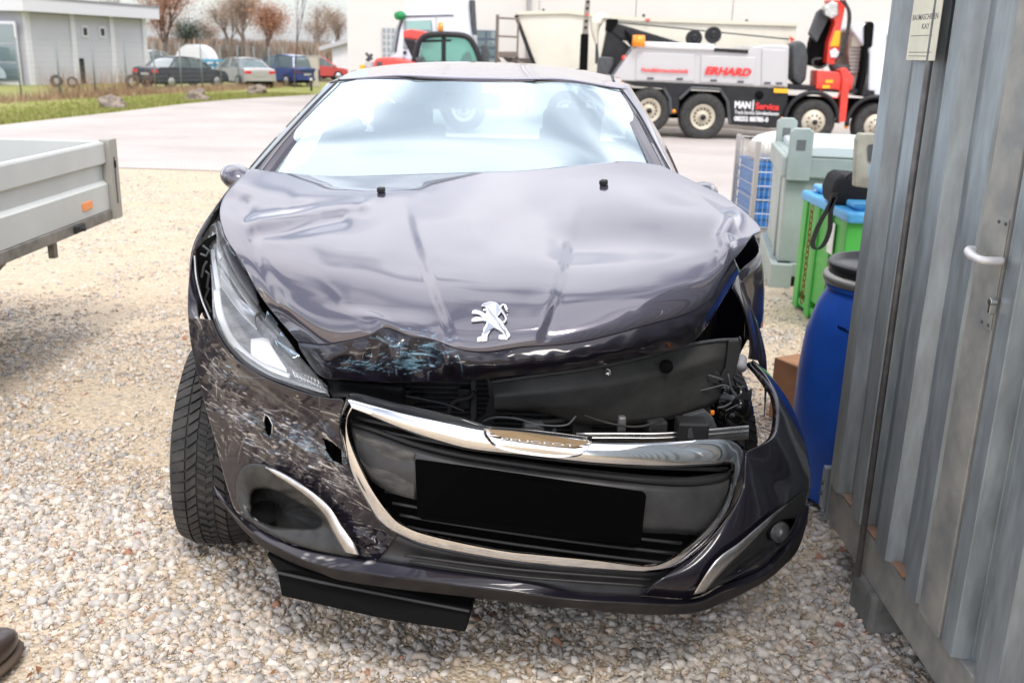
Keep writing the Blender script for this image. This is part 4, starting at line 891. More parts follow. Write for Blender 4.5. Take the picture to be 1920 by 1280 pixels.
# ---- cabin
WS = coons([(634,153,3.76),(720,146,3.70),(850,148,3.67),(960,150,3.67),(1060,152,3.70),(1163,169,3.76)],
           [(470,332,3.14),(600,346,3.20),(760,350,3.22),(930,346,3.22),(1100,338,3.20),(1252,321,3.14)],
           [(634,153,3.76),(585,200,3.56),(530,260,3.34),(470,332,3.14)], [(1163,169,3.76),(1195,215,3.56),(1224,268,3.34),(1252,321,3.14)], 40, 24)
WSO = panel('windscreen', WS, M_['windscreen'], CAR, solid=0, sc_=False)
def band(name, curve, wd, mt, off=-.006, parent=CAR):
    pass
# grey screen border (printed frit) as thin strips on the glass
def inset(A, k0, k1, side):
    n, m = A.shape[:2]; f = lambda i, j: A[int(round(i)), int(round(j))]
    return None
frm = mat('screen_border', (.035, .03, .045), .25, coat=.6)
def edge_strip(pts_o, pts_i, name, mt, d=-.004, parent=CAR, n=40, bul=0): return panel(name, ruled([(a, b, Y+d) for a, b, Y in pts_o], [(a, b, Y+d) for a, b, Y in pts_i], n, 4, bul), mt, parent, solid=.004, sc_=False)
edge_strip([(634,153,3.76),(585,200,3.56),(530,260,3.34),(470,332,3.14)], [(655,162,3.735),(606,212,3.53),(552,272,3.32),(505,334,3.13)], 'screen_border', frm, parent=WSO)
edge_strip([(1163,169,3.76),(1195,215,3.56),(1224,268,3.34),(1252,321,3.14)], [(1146,176,3.735),(1174,220,3.54),(1201,270,3.32),(1224,322,3.13)], 'screen_border', frm, parent=WSO)
edge_strip([(634,152,3.765),(720,145,3.70),(850,147,3.67),(960,149,3.67),(1060,151,3.70),(1163,168,3.765)], [(638,158,3.75),(720,152,3.69),(850,154,3.66),(960,156,3.66),(1060,158,3.69),(1158,175,3.75)], 'screen_border', frm, parent=WSO)
pil_o = [(614,156,3.86),(560,212,3.64),(500,276,3.42),(436,352,3.18)]; pil_i = [(634,152,3.765),(585,199,3.56),(530,259,3.34),(466,332,3.14)]
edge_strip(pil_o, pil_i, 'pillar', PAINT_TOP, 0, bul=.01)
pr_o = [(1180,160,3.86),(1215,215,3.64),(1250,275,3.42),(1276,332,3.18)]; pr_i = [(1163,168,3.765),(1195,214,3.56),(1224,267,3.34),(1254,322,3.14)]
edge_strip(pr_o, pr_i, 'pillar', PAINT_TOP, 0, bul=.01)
def inner_at(L): return [P(*q) for q in L]
for L in (([(636,149,3.76),(588,196,3.56),(533,256,3.34),(470,326,3.13)]), ([(1166,168,3.76),(1198,213,3.56),(1227,266,3.34),(1258,322,3.13)])):
    q = MB(); q.tube(catmull([P(a, b, Y-.006) for a, b, Y in L], 6), .003, 6); q.build('seal', M_['rubber'], WSO, smooth=True)
q = MB(); q.tube(catmull([P(a, b, Y-.005) for a, b, Y in ((634,151,3.76),(757,144.5,3.69),(804,148.5,3.67),(983,153.6,3.67),(1019,151,3.68),(1165,167.5,3.76))], 8), .0032, 6); q.build('seal', M_['rubber'], WSO, smooth=True)
q = MB(); q.box(P(884, 161, 3.66)+Vector((0, .02, 0)), (.075, .03, .05)); q.build('mirror_mount', M_['dark_grey'], WSO, bevel=.006)
# roof in real measures, from the screen back to the tailgate
rf0 = [P(614,156,3.86), P(634,150,3.77), P(720,143,3.71), P(757,142,3.70), P(850,146,3.68), P(960,148,3.68), P(1060,149,3.71), P(1165,166,3.77), P(1180,160,3.86)]
pr = param([tuple(p) for p in rf0], 40); rows = [pr]
for Y, zc, zs, hw in ((4.05, 1.438, 1.395, .555), (4.3, 1.452, 1.405, .565), (4.8, 1.447, 1.395, .565), (5.3, 1.41, 1.36, .55), (5.75, 1.36, 1.31, .53)):
    r = []
    for k in range(40):
        u = k/39*2-1; r.append((CXC-.01+u*hw, Y+(.0 if Y < 5 else -.05*u*u), zc-(zc-zs)*abs(u)**2.6))
    rows.append(np.array(r))
Rr = np.array([param(np.array(rows)[:, k], 36) for k in range(40)]).transpose(1, 0, 2)
q = MB(); q.grid(Rr); q.build('roof', coat_ior(paint_mat('sky_lit_roof_paint', (.27, .26, .32), metal=.1, rough=.4), 1.5), CAR, smooth=True, solid=.003, attrs={'scuff': [0]*1440, 'blue': [0]*1440})  # roof copy of the paint, lightened to carry the sky's sheen
for s_ in (-1, 1):
    q = MB(); q.tube(catmull([(CXC+s_*.50, 3.95, 1.388), (CXC+s_*.52, 4.4, 1.405), (CXC+s_*.51, 5.2, 1.375)], 8), .012, 8); q.build('roof_rail', M_['black_plastic'], CAR, smooth=True)
# body sides: outer skin profile along the car
for s_ in (-1, 1):
    rows = []
    for Y, zt, hw in ((3.12, .97, .85), (3.6, .985, .865), (4.4, 1.0, .87), (5.2, 1.02, .87), (5.7, 1.03, .84), (5.95, 1.02, .74)):
        rows.append([(CXC+s_*(hw-.05), Y, zt), (CXC+s_*hw, Y, zt-.08), (CXC+s_*(hw+.0), Y, .62), (CXC+s_*(hw-.03), Y, .40), (CXC+s_*(hw-.05), Y, .22)])
    gg = np.array([param(r, 12) for r in rows]); gg = np.array([param(gg[:, k], 40) for k in range(12)]).transpose(1, 0, 2)
    # cut the rear wheel arch by lifting the lower edge over the wheel
    for i in range(40):
        for j in range(12):
            dy = gg[i, j, 1]-5.36
            if abs(dy) < .37 and gg[i, j, 2] < .31+sqrt(.37**2-dy*dy): gg[i, j, 2] = .31+sqrt(.37**2-dy*dy)
    q = MB(); q.grid(gg); S_ = q.build('body_side', PAINT, CAR, smooth=True, solid=.003, flip=s_ < 0, attrs={'scuff': [0]*480, 'blue': [0]*480})
    q = MB(); q.grid(np.array([[(CXC+s_*.64, 3.22, .99), (CXC+s_*.52, 3.88, 1.375)], [(CXC+s_*.70, 3.7, .99), (CXC+s_*.535, 4.05, 1.385)], [(CXC+s_*.76, 4.35, 1.0), (CXC+s_*.55, 4.35, 1.39)], [(CXC+s_*.80, 5.1, 1.02), (CXC+s_*.55, 5.0, 1.375)], [(CXC+s_*.76, 5.75, 1.03), (CXC+s_*.54, 5.6, 1.33)]]))
    q.build('side_window', M_['darkglass'], CAR, smooth=True)
    for y0 in (3.25, 4.42, 5.15): q = MB(); q.tube([(CXC+s_*.872, y0, .90), (CXC+s_*.876, y0, .35)], .004, 6); q.build('door_gap', M_['deep_black'], S_)
    q = MB(); q.box((CXC+s_*.885, 4.2, .87), (.02, .16, .025)); q.build('door_handle', PAINT, S_, bevel=.006)
q = MB(); q.grid(np.array([[(CXC+x, 5.95-.04*abs(x), 1.0), (CXC+x, 6.0-.08*abs(x), .7), (CXC+x, 5.96, .3)] for x in np.linspace(-.78, .78, 14)])); q.build('tailgate', PAINT, CAR, smooth=True, attrs={'scuff': [0]*42, 'blue': [0]*42})
q = MB(); q.grid(np.array([[(CXC+x*1.25, 5.93, 1.02), (CXC+x, 5.75, 1.345)] for x in np.linspace(-.52, .52, 10)])); q.build('rear_window', glass_mat('rear_glass', (.8,.9,.9), 1.45, .02), CAR, smooth=True)
q = MB(); q.bb(CXC-.78, CXC+.78, 3.1, 5.9, .24, .28); q.build('floor_pan', M_['deep_black'], CAR)
q = MB(); q.grid(np.array([[(CXC+x, 3.2, 1.02), (CXC+x, 3.32, 1.0), (CXC+x, 3.36, .9), (CXC+x, 3.36, .4)] for x in np.linspace(-.72, .66, 8)])); q.build('dashboard', M_['dash'], CAR, smooth=True, solid=.01)
q = MB(); q.bb(CXC-.75, CXC+.75, 3.0, 3.04, .28, 1.0); q.build('bulkhead', M_['deep_black'], CAR)
for x in (-.36, .36):
    s1 = MB(); s1.grid(np.array([[(CXC+x+u, 4.05, .42), (CXC+x+u*1.02, 4.12-.05*abs(u)/.25, .75), (CXC+x+u*.8, 4.22, 1.08)] for u in np.linspace(-.25, .25, 7)])); S1 = s1.build('seat', M_['seat'], CAR, smooth=True, solid=.09)
    q = MB(); q.box((CXC+x, 4.25, 1.19), (.25, .08, .17)); q.build('headrest', M_['seat'], S1, bevel=.03, bseg=3)
    q = MB(); q.box((CXC+x, 3.85, .42), (.5, .5, .16)); q.build('seat_cushion', M_['seat'], S1, bevel=.04, bseg=3)
q = MB(); q.bb(CXC-.58, CXC+.58, 5.0, 5.12, .45, 1.0); BS = q.build('rear_seat', M_['seat'], CAR, bevel=.03)
for x in (-.36, .36):
    q = MB(); q.box((CXC+x, 5.08, 1.07), (.24, .08, .12)); q.build('headrest', M_['seat'], BS, bevel=.02)
q = MB(); c = Vector((CXC+.36, 3.55, .98)); Mt = Matrix.Rotation(R(-65), 3, 'X')
q.tube([c+Mt @ Vector((.175*cos(a), .175*sin(a), 0)) for a in np.linspace(0, 2*pi, 32, endpoint=False)], .014, 8, closed=True); SW = q.build('steering_wheel', M_['dash'], CAR, smooth=True)
q = MB(); q.box(c, (.13, .05, .09), M=Mt); q.tube([c+Mt @ Vector((-.17, 0, 0)), c+Mt @ Vector((.17, 0, 0))], .012, 6); q.build('wheel_hub', M_['dash'], SW, bevel=.01)
q = MB(); q.box(P(886, 190, 3.75)+Vector((0, .05, 0)), (.22, .03, .06)); q.build('rear_view_mirror', M_['dash'], CAR, bevel=.012)
# door mirrors
def dmirror(cx, cy, Y, s_):
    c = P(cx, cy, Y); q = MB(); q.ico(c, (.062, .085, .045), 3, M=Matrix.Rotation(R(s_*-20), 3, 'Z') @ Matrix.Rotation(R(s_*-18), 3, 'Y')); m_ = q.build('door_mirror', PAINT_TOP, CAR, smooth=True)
    q = MB(); q.tube([c+Vector((-s_*.02, 0, -.04)), c+Vector((-s_*.16, .02, -.09))], [.03, .04], 10); q.build('mirror_arm', M_['black_plastic'], m_, smooth=True)
dmirror(447, 334, 3.35, -1); dmirror(1312, 366, 3.35, 1)
# bottom cover between wings and pillars
for pts in ([(436,352,3.10),(470,330,3.05),(478,316,3.12),(416,378,2.93)], [(1276,332,3.12),(1252,320,3.05),(1240,312,3.06),(1300,345,2.95),(1352,376,2.98)]):
    q = MB(); q.prism([P(a, b, Y)+Vector((0, .03, -.012)) for a, b, Y in pts], (0, .01, -.02)); q.build('scuttle_panel', PAINT_IN, CAR)
# contact panel: front floor below engine bay
q = MB(); q.bb(-.55, .35, 2.45, 3.1, .22, .26); q.build('sump_guard', M_['deep_black'], CAR)
# ================================================================== STEEL CONTAINER, right
CT = thing('steel_container', 'galvanised corrugated steel container with handle and bottom rail, along the right edge', 'container', (1.9, 1.2, .1))
prof = []   # corrugation along Y, outer face at X = 1.0
yv = 2.775; pit = .205
while yv > 2.03:
    prof += [(1.0, yv), (1.0, yv-.070), (1.035, yv-.098), (1.035, yv-.168)]; yv -= pit
prof += [(1.0, yv), (1.0, 1.935)]
prof = [(1.035, 2.79)]+prof if 0 else prof
def wall_strip(pts, z0, z1, nz=30):
    g = []
    for z in np.linspace(z0, z1, nz):
        g.append([(x+.0015*noise.noise(Vector((z*2.2, y*3, 4)))*2+.006*math.exp(-((z-.52)/.1)**2-((y-2.63)/.05)**2), y, z) for x, y in pts])
    return np.array(g)
dense = []
for (x0, y0), (x1, y1) in zip(prof, prof[1:]):
    for t in np.linspace(0, 1, 4, endpoint=False): dense.append((x0+(x1-x0)*t, y0+(y1-y0)*t))
dense.append(prof[-1])
q = MB(); q.grid(wall_strip(dense, .245, 2.35)); cp_ = q.build('corrugated_panel', M_['galv'], CT, solid=.003, flip=True)
q = MB(); q.grid(np.array([[(1.0, 2.778, z), (1.06, 2.79, z), (1.06, 2.83, z), (3.4, 2.83, z)] for z in (.12, 2.35)])); q.build('end_wall', M_['galv'], CT, solid=.003)
q = MB(); q.bb(1.0, 3.4, -1.5, 2.82, 2.35, 2.42); q.build('roof_panel', M_['galv'], CT)
q = MB(); q.bb(1.06, 3.4, -1.45, 2.80, .13, .16); q.build('floor_panel', M_['galv_dirty'], CT)
q = MB(); q.prism([(1.006, 2.80, .12), (1.006, 2.80, .245), (1.045, 2.80, .252), (1.045, 2.80, .12)], (0, -4.3, 0)); br_ = q.build('bottom_rail', M_['galv_dirty'], CT, bevel=.003)
RS = mat('rail_rust', (.42, .20, .10), .85, col2=(.30, .26, .22), vscale=30)
for k in range(4):
    q = MB(); q.bb(1.004, 1.033, 2.775-k*.205-.172, 2.775-k*.205-.095, .2525, .2545); q.build('rusty_ledge', RS, CT)
q = MB(); q.bb(.992, 1.05, 2.802, 2.83, .14, .28); q.build('corner_bracket', M_['galv'], CT, bevel=.002)
for z in (.19, .225):
    q = MB(); q.lathe([(0, -.005), (.006, -.005), (.007, 0), (.007, .004)], (.991, 2.816, z), 'X', 10); q.build('rivet', M_['dark_grey'], CT)
# door stile and leaf next to the lens
q = MB(); q.prism([(1.0, 1.935, .245), (.988, 1.92, .245), (.988, 1.865, .245), (1.03, 1.855, .245), (1.03, 1.82, .245), (1.06, 1.82, .245), (1.06, 1.935, .245)], (0, 0, 2.1)); q.build('door_stile', M_['galv'], CT, bevel=.002)
q = MB(); q.grid(wall_strip([(1.02, 1.815), (1.005, 1.78), (1.005, 1.70), (1.04, 1.67), (1.04, 1.60)]+[p for k in range(14) for p in ((1.005, 1.57-k*.205), (1.005, 1.50-k*.205), (1.04, 1.47-k*.205), (1.04, 1.40-k*.205))], .235, 2.35)); q.build('corrugated_panel', M_['galv'], CT, solid=.003, flip=True)
q = MB(); q.bb(.985, .99, 2.05, 2.075, .245, 2.35)
# flat stile carrying the lock
q = MB(); q.prism([(.985, 2.045, .25), (.985, 1.93, .25), (1.0, 1.93, .25), (1.0, 2.05, .25)], (0, 0, 2.1)); q.build('lock_stile', M_['galv_dirty'], CT, bevel=.002)
hp = PXp(1872, 488, .975); pc = PXp(1868, 500, .983)
q = MB(); q.bb(.981, .984, pc.y-.022, pc.y+.022, pc.z-.13, pc.z+.10); LP = q.build('lock_plate', M_['galv_dirty'], CT, bevel=.001)
for dy, dz in ((-.014, .09), (.014, .09), (-.014, -.12), (.014, -.12)):
    q = MB(); q.lathe([(0, -.003), (.003, -.003), (.004, 0)], (.981, pc.y+dy, pc.z+dz), 'X', 10); q.build('screw', M_['dark_grey'], LP)
q = MB(); q.tube(catmull([(.98, hp.y-.008, hp.z), (.955, hp.y-.008, hp.z), (.94, hp.y, hp.z), (.937, hp.y+.03, hp.z+.002), (.942, hp.y+.062, hp.z+.006), (.955, hp.y+.068, hp.z+.006)], 6), [.0085]*18+[.010]*13, 12); q.build('door_handle', mat('white_alloy', (.70, .69, .68), .35, .3), CT, smooth=True)
cy = PXp(1866, 566, .982)
q = MB(); q.tube([(.984, cy.y, cy.z), (.970, cy.y, cy.z)], .008, 14); q.bb(.971, .984, cy.y-.005, cy.y+.005, cy.z-.024, cy.z); q.build('lock_cylinder', M_['satin'], LP, bevel=.001)
# locking bar
ra, rb = PXp(1748, 40, .985), PXp(1622, 1078, .985)
q = MB(); q.tube([(.985, 2.44, 2.3), (.985, 2.44, 1.2), (.985, 2.43, .12)], .0085, 10); q.build('locking_bar', mat('bar_steel', (.16, .155, .15), .55, .6, var=.3, vscale=20), CT, smooth=True)
# sign
s0, s1 = PXp(1700, 100, .982), PXp(1755, 92, .982)
q = MB(); q.bb(.979, .982, 2.40, 2.575, 1.505, 1.80); SG = q.build('sign_plate', mat('cream_sign', (.72, .70, .55), .5, var=.08, vscale=20), CT, bevel=.001)
tx = (0, -1, 0)
text_mesh('BAUMASCHINEN', 'lettering', M_['grey_text'], SG, (.979, 2.566, 1.600), tx, (0, 0, 1), .0135, .155, .01, .0006)
text_mesh('KAY', 'lettering', M_['grey_text'], SG, (.979, 2.500, 1.578), tx, (0, 0, 1), .0135, .045, .01, .0006)
for k, (y0, w_, z) in enumerate(((2.56, .13, 1.563), (2.56, .14, 1.524), (2.56, .12, 1.515))):
    q = MB(); q.bb(.9782, .979, y0-w_, y0, z, z+.0012); q.build('fine_print', M_['grey_text'], SG)
# concrete foot
q = MB(); b0 = GP(1632, 1150); q.box((1.075, 2.41, .055), (.16, .17, .13)); tag(q.build('concrete_block', M_['concrete'], None, bevel=.012), 'grey concrete block under the bottom rail of the steel container', 'block')
# ================================================================== DRUM, BINS, TANK, CAGE
DR = thing('plastic_drum', 'tall blue plastic drum with black clamped lid beside the steel container', 'drum', (1.27, 3.22, 0))
M_['blue_plastic'] = mat('blue_plastic', (.022, .12, .58), .38, var=.25, vscale=3, bump=.03, bscale=30)
q = MB(); q.lathe([(0, .0), (.20, .0), (.235, .03), (.25, .10), (.262, .30), (.262, .45), (.250, .60), (.222, .70), (.200, .745), (.195, .76), (.207, .765), (.207, .778), (.195, .785), (.19, .80)], (1.27, 3.22, 0), 'Z', 56)
DB = q.build('drum_body', M_['blue_plastic'], DR, smooth=True)
q = MB(); q.lathe([(.19, .775), (.212, .78), (.218, .795), (.212, .81), (.19, .815)], (1.27, 3.22, 0), 'Z', 56); q.build('clamp_ring', mat('ring_grey', (.30, .29, .26), .4, .5), DR, smooth=True)
q = MB(); q.lathe([(.19, .81), (.200, .815), (.205, .845), (.197, .855), (.187, .853), (.183, .835), (.10, .832), (0, .836)], (1.27, 3.22, 0), 'Z', 56); q.build('lid', mat('lid_black', (.02, .02, .021), .35), DR, smooth=True)
q = MB()
pts_d = [PXp(0, 0, 1)]
def drum_pt(ang, z, r): return Vector((1.27+r*cos(ang), 3.22+r*sin(ang), z))
for k in range(26):
    if k in (8, 9, 17): continue
    a = -2.55+k*.028; z = .66-k*.0012; r = .238
    q.box(drum_pt(a, z+random.uniform(-.002, .002), r), (.003, .0035, random.uniform(.007, .011)), rz=a)
q.build('stencilled_code', M_['deep_black'], DB)
# green plastic bin with blue lid
M_['green_plastic'] = mat('green_plastic', (.07, .43, .07), .45, var=.12, vscale=4)
M_['lid_blue'] = mat('lid_blue', (.09, .40, .72), .4, var=.1, vscale=4)
GB = thing('plastic_bin', 'large green plastic bin with light blue lid, behind the blue drum', 'bin', (2.4, 5.8, -.04))
X0, X1, Y0, Y1, zb, zt_ = 1.84, 3.0, 5.35, 6.25, -.05, .67
q = MB(); q.bb(X0+.012, X1-.012, Y0+.02, Y1-.02, .06, zt_-.01); q.build('bin_body', M_['green_plastic'], GB, bevel=.01)
for x in (X0+.045, X1-.045):
    for k, y in enumerate(np.linspace(Y0+.06, Y1-.06, 4)):
        q = MB(); q.bb(x-.045, x+.045, y-.05, y+.05, zb, zt_-.02); q.build('corner_post' if k in (0, 3) else 'rib', M_['green_plastic'], GB, bevel=.008)
    for z in (zb+.05, .33, zt_-.06):
        q = MB(); q.bb(x-.035, x+.035, Y0+.03, Y1-.03, z-.022, z+.022); q.build('rail', M_['green_plastic'], GB, bevel=.006)
for k in range(9):
    x = X0+.12+k*.115; q = MB(); q.bb(x-.012, x+.012, Y0-.0, Y0+.06, .08, zt_-.05); q.build('rib', M_['green_plastic'], GB, bevel=.005)
q = MB(); q.bb(X0-.01, X1+.01, Y0-.02, Y1+.02, zt_-.03, zt_+.03); LD = q.build('lid', M_['lid_blue'], GB, bevel=.015)
q = MB(); q.bb(X0+.06, X1-.08, Y0+.05, Y1-.05, zt_+.03, zt_+.055); q.build('lid_panel', M_['lid_blue'], LD, bevel=.01)
for p in ((X0+.12, Y0+.12), (X0+.12, Y1-.12)):
    q = MB(); q.box((p[0], p[1], zt_+.06), (.16, .16, .03)); q.build('lid_boss', M_['lid_blue'], LD, bevel=.01)
q = MB(); q.bb(X0+.002, X0-.003, 5.56, 5.66, .42, .60); q.build('paper_label', M_['white'], GB)
q = MB(); ch_ = []
CH = thing('chain', 'rusty steel chain hanging down the ribbed side of the green bin', 'chain', (X0-.03, 6.0, .05))
for k in range(17):
    c = Vector((X0-.03, 5.93, zt_-.04-k*.036)); q = MB(); Rm_ = Matrix.Rotation(R(90*(k % 2)+20), 3, 'Z')
    q.tube([c+Rm_ @ Vector((.010*cos(a), 0, .023*sin(a))) for a in np.linspace(0, 2*pi, 12, endpoint=False)], .0035, 5, closed=True); q.build('link', mat('rust', (.35, .10, .05), .8) if k == 0 else bpy.data.materials['rust'], CH, smooth=True)
# bag on the bin
BG = thing('shoulder_bag', 'black fabric bag with hanging strap lying on the blue lid', 'bag', (2.15, 5.55, zt_+.06))
q = MB(); f = [P(a, b, 5.6) for a, b in ((1562,386),(1560,360),(1570,334),(1582,328),(1622,332),(1645,345),(1650,392),(1600,392))]; q.prism(f, (0, .22, .01)); q.build('bag_body', mat('bag_fabric', (.010, .010, .011), .85, bump=.3, bscale=50), BG, bevel=.025, bseg=3)
q = MB(); c = catmull([P(a, b, 5.45) for a, b in ((1566,362),(1552,392),(1534,425),(1524,455),(1530,468),(1545,458),(1556,430),(1558,395),(1566,370))], 6)
for a, b in zip(c, c[1:]): q.prism([a+Vector((-.014, 0, 0)), a+Vector((.014, 0, 0)), b+Vector((.014, 0, 0)), b+Vector((-.014, 0, 0))], (0, .006, 0))
q.build('strap', M_['black_plastic'], BG)
q = MB(); q.tube(catmull([P(a, b, 5.5) for a, b in ((1585,334),(1600,325),(1622,330))], 6), .012, 6); q.build('bag_handle', M_['black_plastic'], BG, smooth=True)
# grey waste tank with lifting lugs
M_['tank'] = mat('tank_grey', (.36, .42, .40), .42, .15, var=.12, vscale=3)
TK = thing('waste_tank', 'pale grey-green steel transport tank with lifting lugs on a low base', 'tank', (2.8, 7.4, -.1))
X0, X1, Y0, Y1 = 1.85, 3.15, 6.9, 8.08
q = MB(); q.prism([(X0+.05, Y0+.02, .10), (X0+.04, Y0+.02, .72), (X0+.04, Y0+.02, .98), (X1-.1, Y0+.02, .98), (X1-.1, Y0+.02, .72), (X1-.16, Y0+.02, .10)], (0, Y1-Y0-.04, 0)); q.build('tank_body', M_['tank'], TK, bevel=.02)
q = MB(); q.bb(X0+.01, X1-.05, Y0-.02, Y1+.02, .80, .97); q.build('upper_band', M_['tank'], TK, bevel=.015)
q = MB(); q.prism([(X0+.1, Y0-.03, .97), (X0+.1, Y0-.03, 1.03), (X0+.25, Y0-.03, 1.06), (X1-.25, Y0-.03, 1.06), (X1-.1, Y0-.03, 1.03), (X1-.1, Y0-.03, .97)], (0, Y1-Y0+.06, 0)); q.build('tank_lid', mat('tank_lid', (.62, .68, .68), .35, .1), TK, bevel=.012)
for x in (X0+.10, X1-.12):
    for y in (Y0-.04, Y1-.02):
        q = MB(); q.prism([(x-.06, y, .78), (x+.10, y, .78), (x+.10, y, 1.16), (x+.07, y, 1.19), (x-.03, y, 1.19), (x-.06, y, 1.16)], (0, .04, 0)); lg = q.build('lifting_lug', M_['tank'], TK, bevel=.008)
        q = MB(); q.prism([(x-.01, y-.004, 1.02), (x+.05, y-.004, 1.02), (x+.05, y-.004, 1.10), (x-.01, y-.004, 1.10)], (0, .048, 0)); q.build('lug_eye', mat('eye_shade', (.12, .13, .13), .6) if 'eye_shade' not in bpy.data.materials else bpy.data.materials['eye_shade'], lg)
    q = MB(); q.bb(x-.10 if x < 2.5 else x, x+.05 if x < 2.5 else x+.12, Y0-.06, Y1+.05, -.12, .11); q.build('base_skid', M_['tank'], TK, bevel=.01)
q = MB(); q.bb(X0+.04, X1-.04, Y0-.02, Y0+.06, .0, .11); q.build('base_beam', M_['tank'], TK, bevel=.008)
q = MB(); q.bb(X0+.03, X0+.13, Y0+.25, Y0+.33, .05, .80); q.build('side_post', M_['tank'], TK, bevel=.01)
lp = P(1542, 332, 6.88)
q = MB(); q.box((lp.x, 6.885, lp.z), (.105, .008, .10)); lb2 = q.build('tank_label', M_['white'], TK)
q = MB(); q.box((lp.x, 6.878, lp.z-.012), (.07, .004, .03)); q.build('label_print', M_['deep_black'], lb2)
q = MB(); q.bb(X0+.088, X0+.092, 7.2, 7.35, .45, .75); q.build('tank_label', M_['white'], TK)
TK.location = (1.85, 6.9, 0)
for o in kids(TK): o.matrix_parent_inverse = Matrix.Translation((-1.85, -6.9, 0))
TK.rotation_euler = (0, 0, R(-10)); TK.scale = (1, 1, .88)
# post and lug of the near frame by the container, and the small light blue item
NF = thing('lifting_frame', 'weathered beige steel lifting lug standing beside the container edge', 'frame', (2.1, 5.1, 0))
q = MB(); f = [P(a, b, 5.3) for a, b in ((1602,350),(1606,262),(1612,250),(1690,252),(1690,352),(1640,355))]; q.prism(f, (0, .05, 0)); q.build('lug_plate', mat('beige_steel', (.42, .41, .34), .6, .2, var=.2), NF, bevel=.008)
q = MB(); q.bb(2.07, 2.45, 5.31, 5.36, .30, 1.07); q.build('frame_upright', bpy.data.materials['beige_steel'], NF, bevel=.006)
q = MB(); q.bb(2.07, 2.5, 5.30, 5.34, -.04, .34); q.build('frame_base', bpy.data.materials['beige_steel'], NF, bevel=.006)
q = MB(); q.prism([P(a, b, 5.29) for a, b in ((1628,272),(1640,270),(1643,290),(1638,306),(1629,300))], (0, .002, 0)); q.build('lug_slot', M_['dark_grey'], NF)
q = MB(); q.ico(P(1646, 318, 5.2), (.045, .05, .085), 2, jit=.08); tag(q.build('plastic_sack', mat('pale_blue', (.25, .55, .75), .4), None, smooth=True), 'pale blue plastic sack hanging at the container edge', 'sack')
# blue crate in a wire cage
CG = thing('wire_cage', 'wire mesh cage on a grey base, holding blue crates', 'cage', (2.45, 9.0, -.13))
X0, X1, Y0, Y1 = 2.12, 2.75, 8.7, 9.5; gw = mat('cage_wire', (.50, .48, .46), .45, .5)
zb = G(9)+.0
for (x, y) in ((X0, Y0), (X1, Y0), (X0, Y1), (X1, Y1)):
    q = MB(); q.bb(x-.02, x+.02, y-.02, y+.02, zb, .80); q.build('cage_post', gw, CG)
for k in range(15):
    x = X0+(X1-X0)*k/14
    for y in (Y0, Y1): q = MB(); q.tube([(x, y, .02), (x, y, .78)], .003, 4); q.build('wire', gw, CG)
for k in range(15):
    y = Y0+(Y1-Y0)*k/14; q = MB(); q.tube([(X0, y, .02), (X0, y, .78)], .003, 4); q.build('wire', gw, CG)
for z in np.linspace(.04, .78, 7):
    q = MB(); q.tube([(X0, Y0, z), (X1, Y0, z), (X1, Y1, z), (X0, Y1, z)], .004, 4, closed=True); q.build('wire_hoop', gw, CG)
q = MB(); q.bb(X0-.03, X1+.03, Y0-.03, Y1+.03, -.05, .02); q.build('base_frame', gw, CG)
for k, (z0, z1) in enumerate(((.03, .30), (.305, .60))):
    bc = thing('storage_crate', ('lower' if k == 0 else 'upper')+' blue plastic crate stacked inside the wire cage', 'crate', (2.4, 9.1, z0), 'blue crates in the wire cage')
    q = MB(); q.bb(X0+.03, X0+.30, Y0+.05, Y1-.05, z0, z1); q.build('crate_body', mat('crate_blue', (.04, .24, .65), .5, var=.15) if k == 0 else bpy.data.materials['crate_blue'], bc, bevel=.01)
    for z in (z0+.09, z0+.18, z1-.01): q = MB(); q.bb(X0+.02, X0+.31, Y0+.04, Y1-.04, z-.012, z+.012); q.build('crate_rib', bpy.data.materials['crate_blue'], bc)
q = MB(); q.bb(X0+.32, X1-.03, Y0+.06, Y1-.06, .03, .62); tag(q.build('white_box', mat('box_white', (.62, .66, .72), .6, var=.15), None, bevel=.01), 'pale white box behind the wires on the right of the cage', 'box')
q = MB(); q.ico((2.42, 9.08, .70), (.30, .36, .17), 3, jit=.03); tag(q.build('white_sack', mat('sack_white', (.72, .69, .63), .8, bump=.6, bscale=12), None, smooth=True), 'cream white sack bulging on top of the wire cage', 'sack')
q = MB(); q.bb(1.28, 1.42, 3.55, 3.68, .0, .30)
q = MB(); q.box((1.33, 3.95, .13), (.30, .28, .28), rz=.5); tag(q.build('cardboard_box', mat('cardboard', (.48, .24, .12), .85, var=.15), None, bevel=.006), 'small brown cardboard box on the gravel between car and blue drum', 'box')
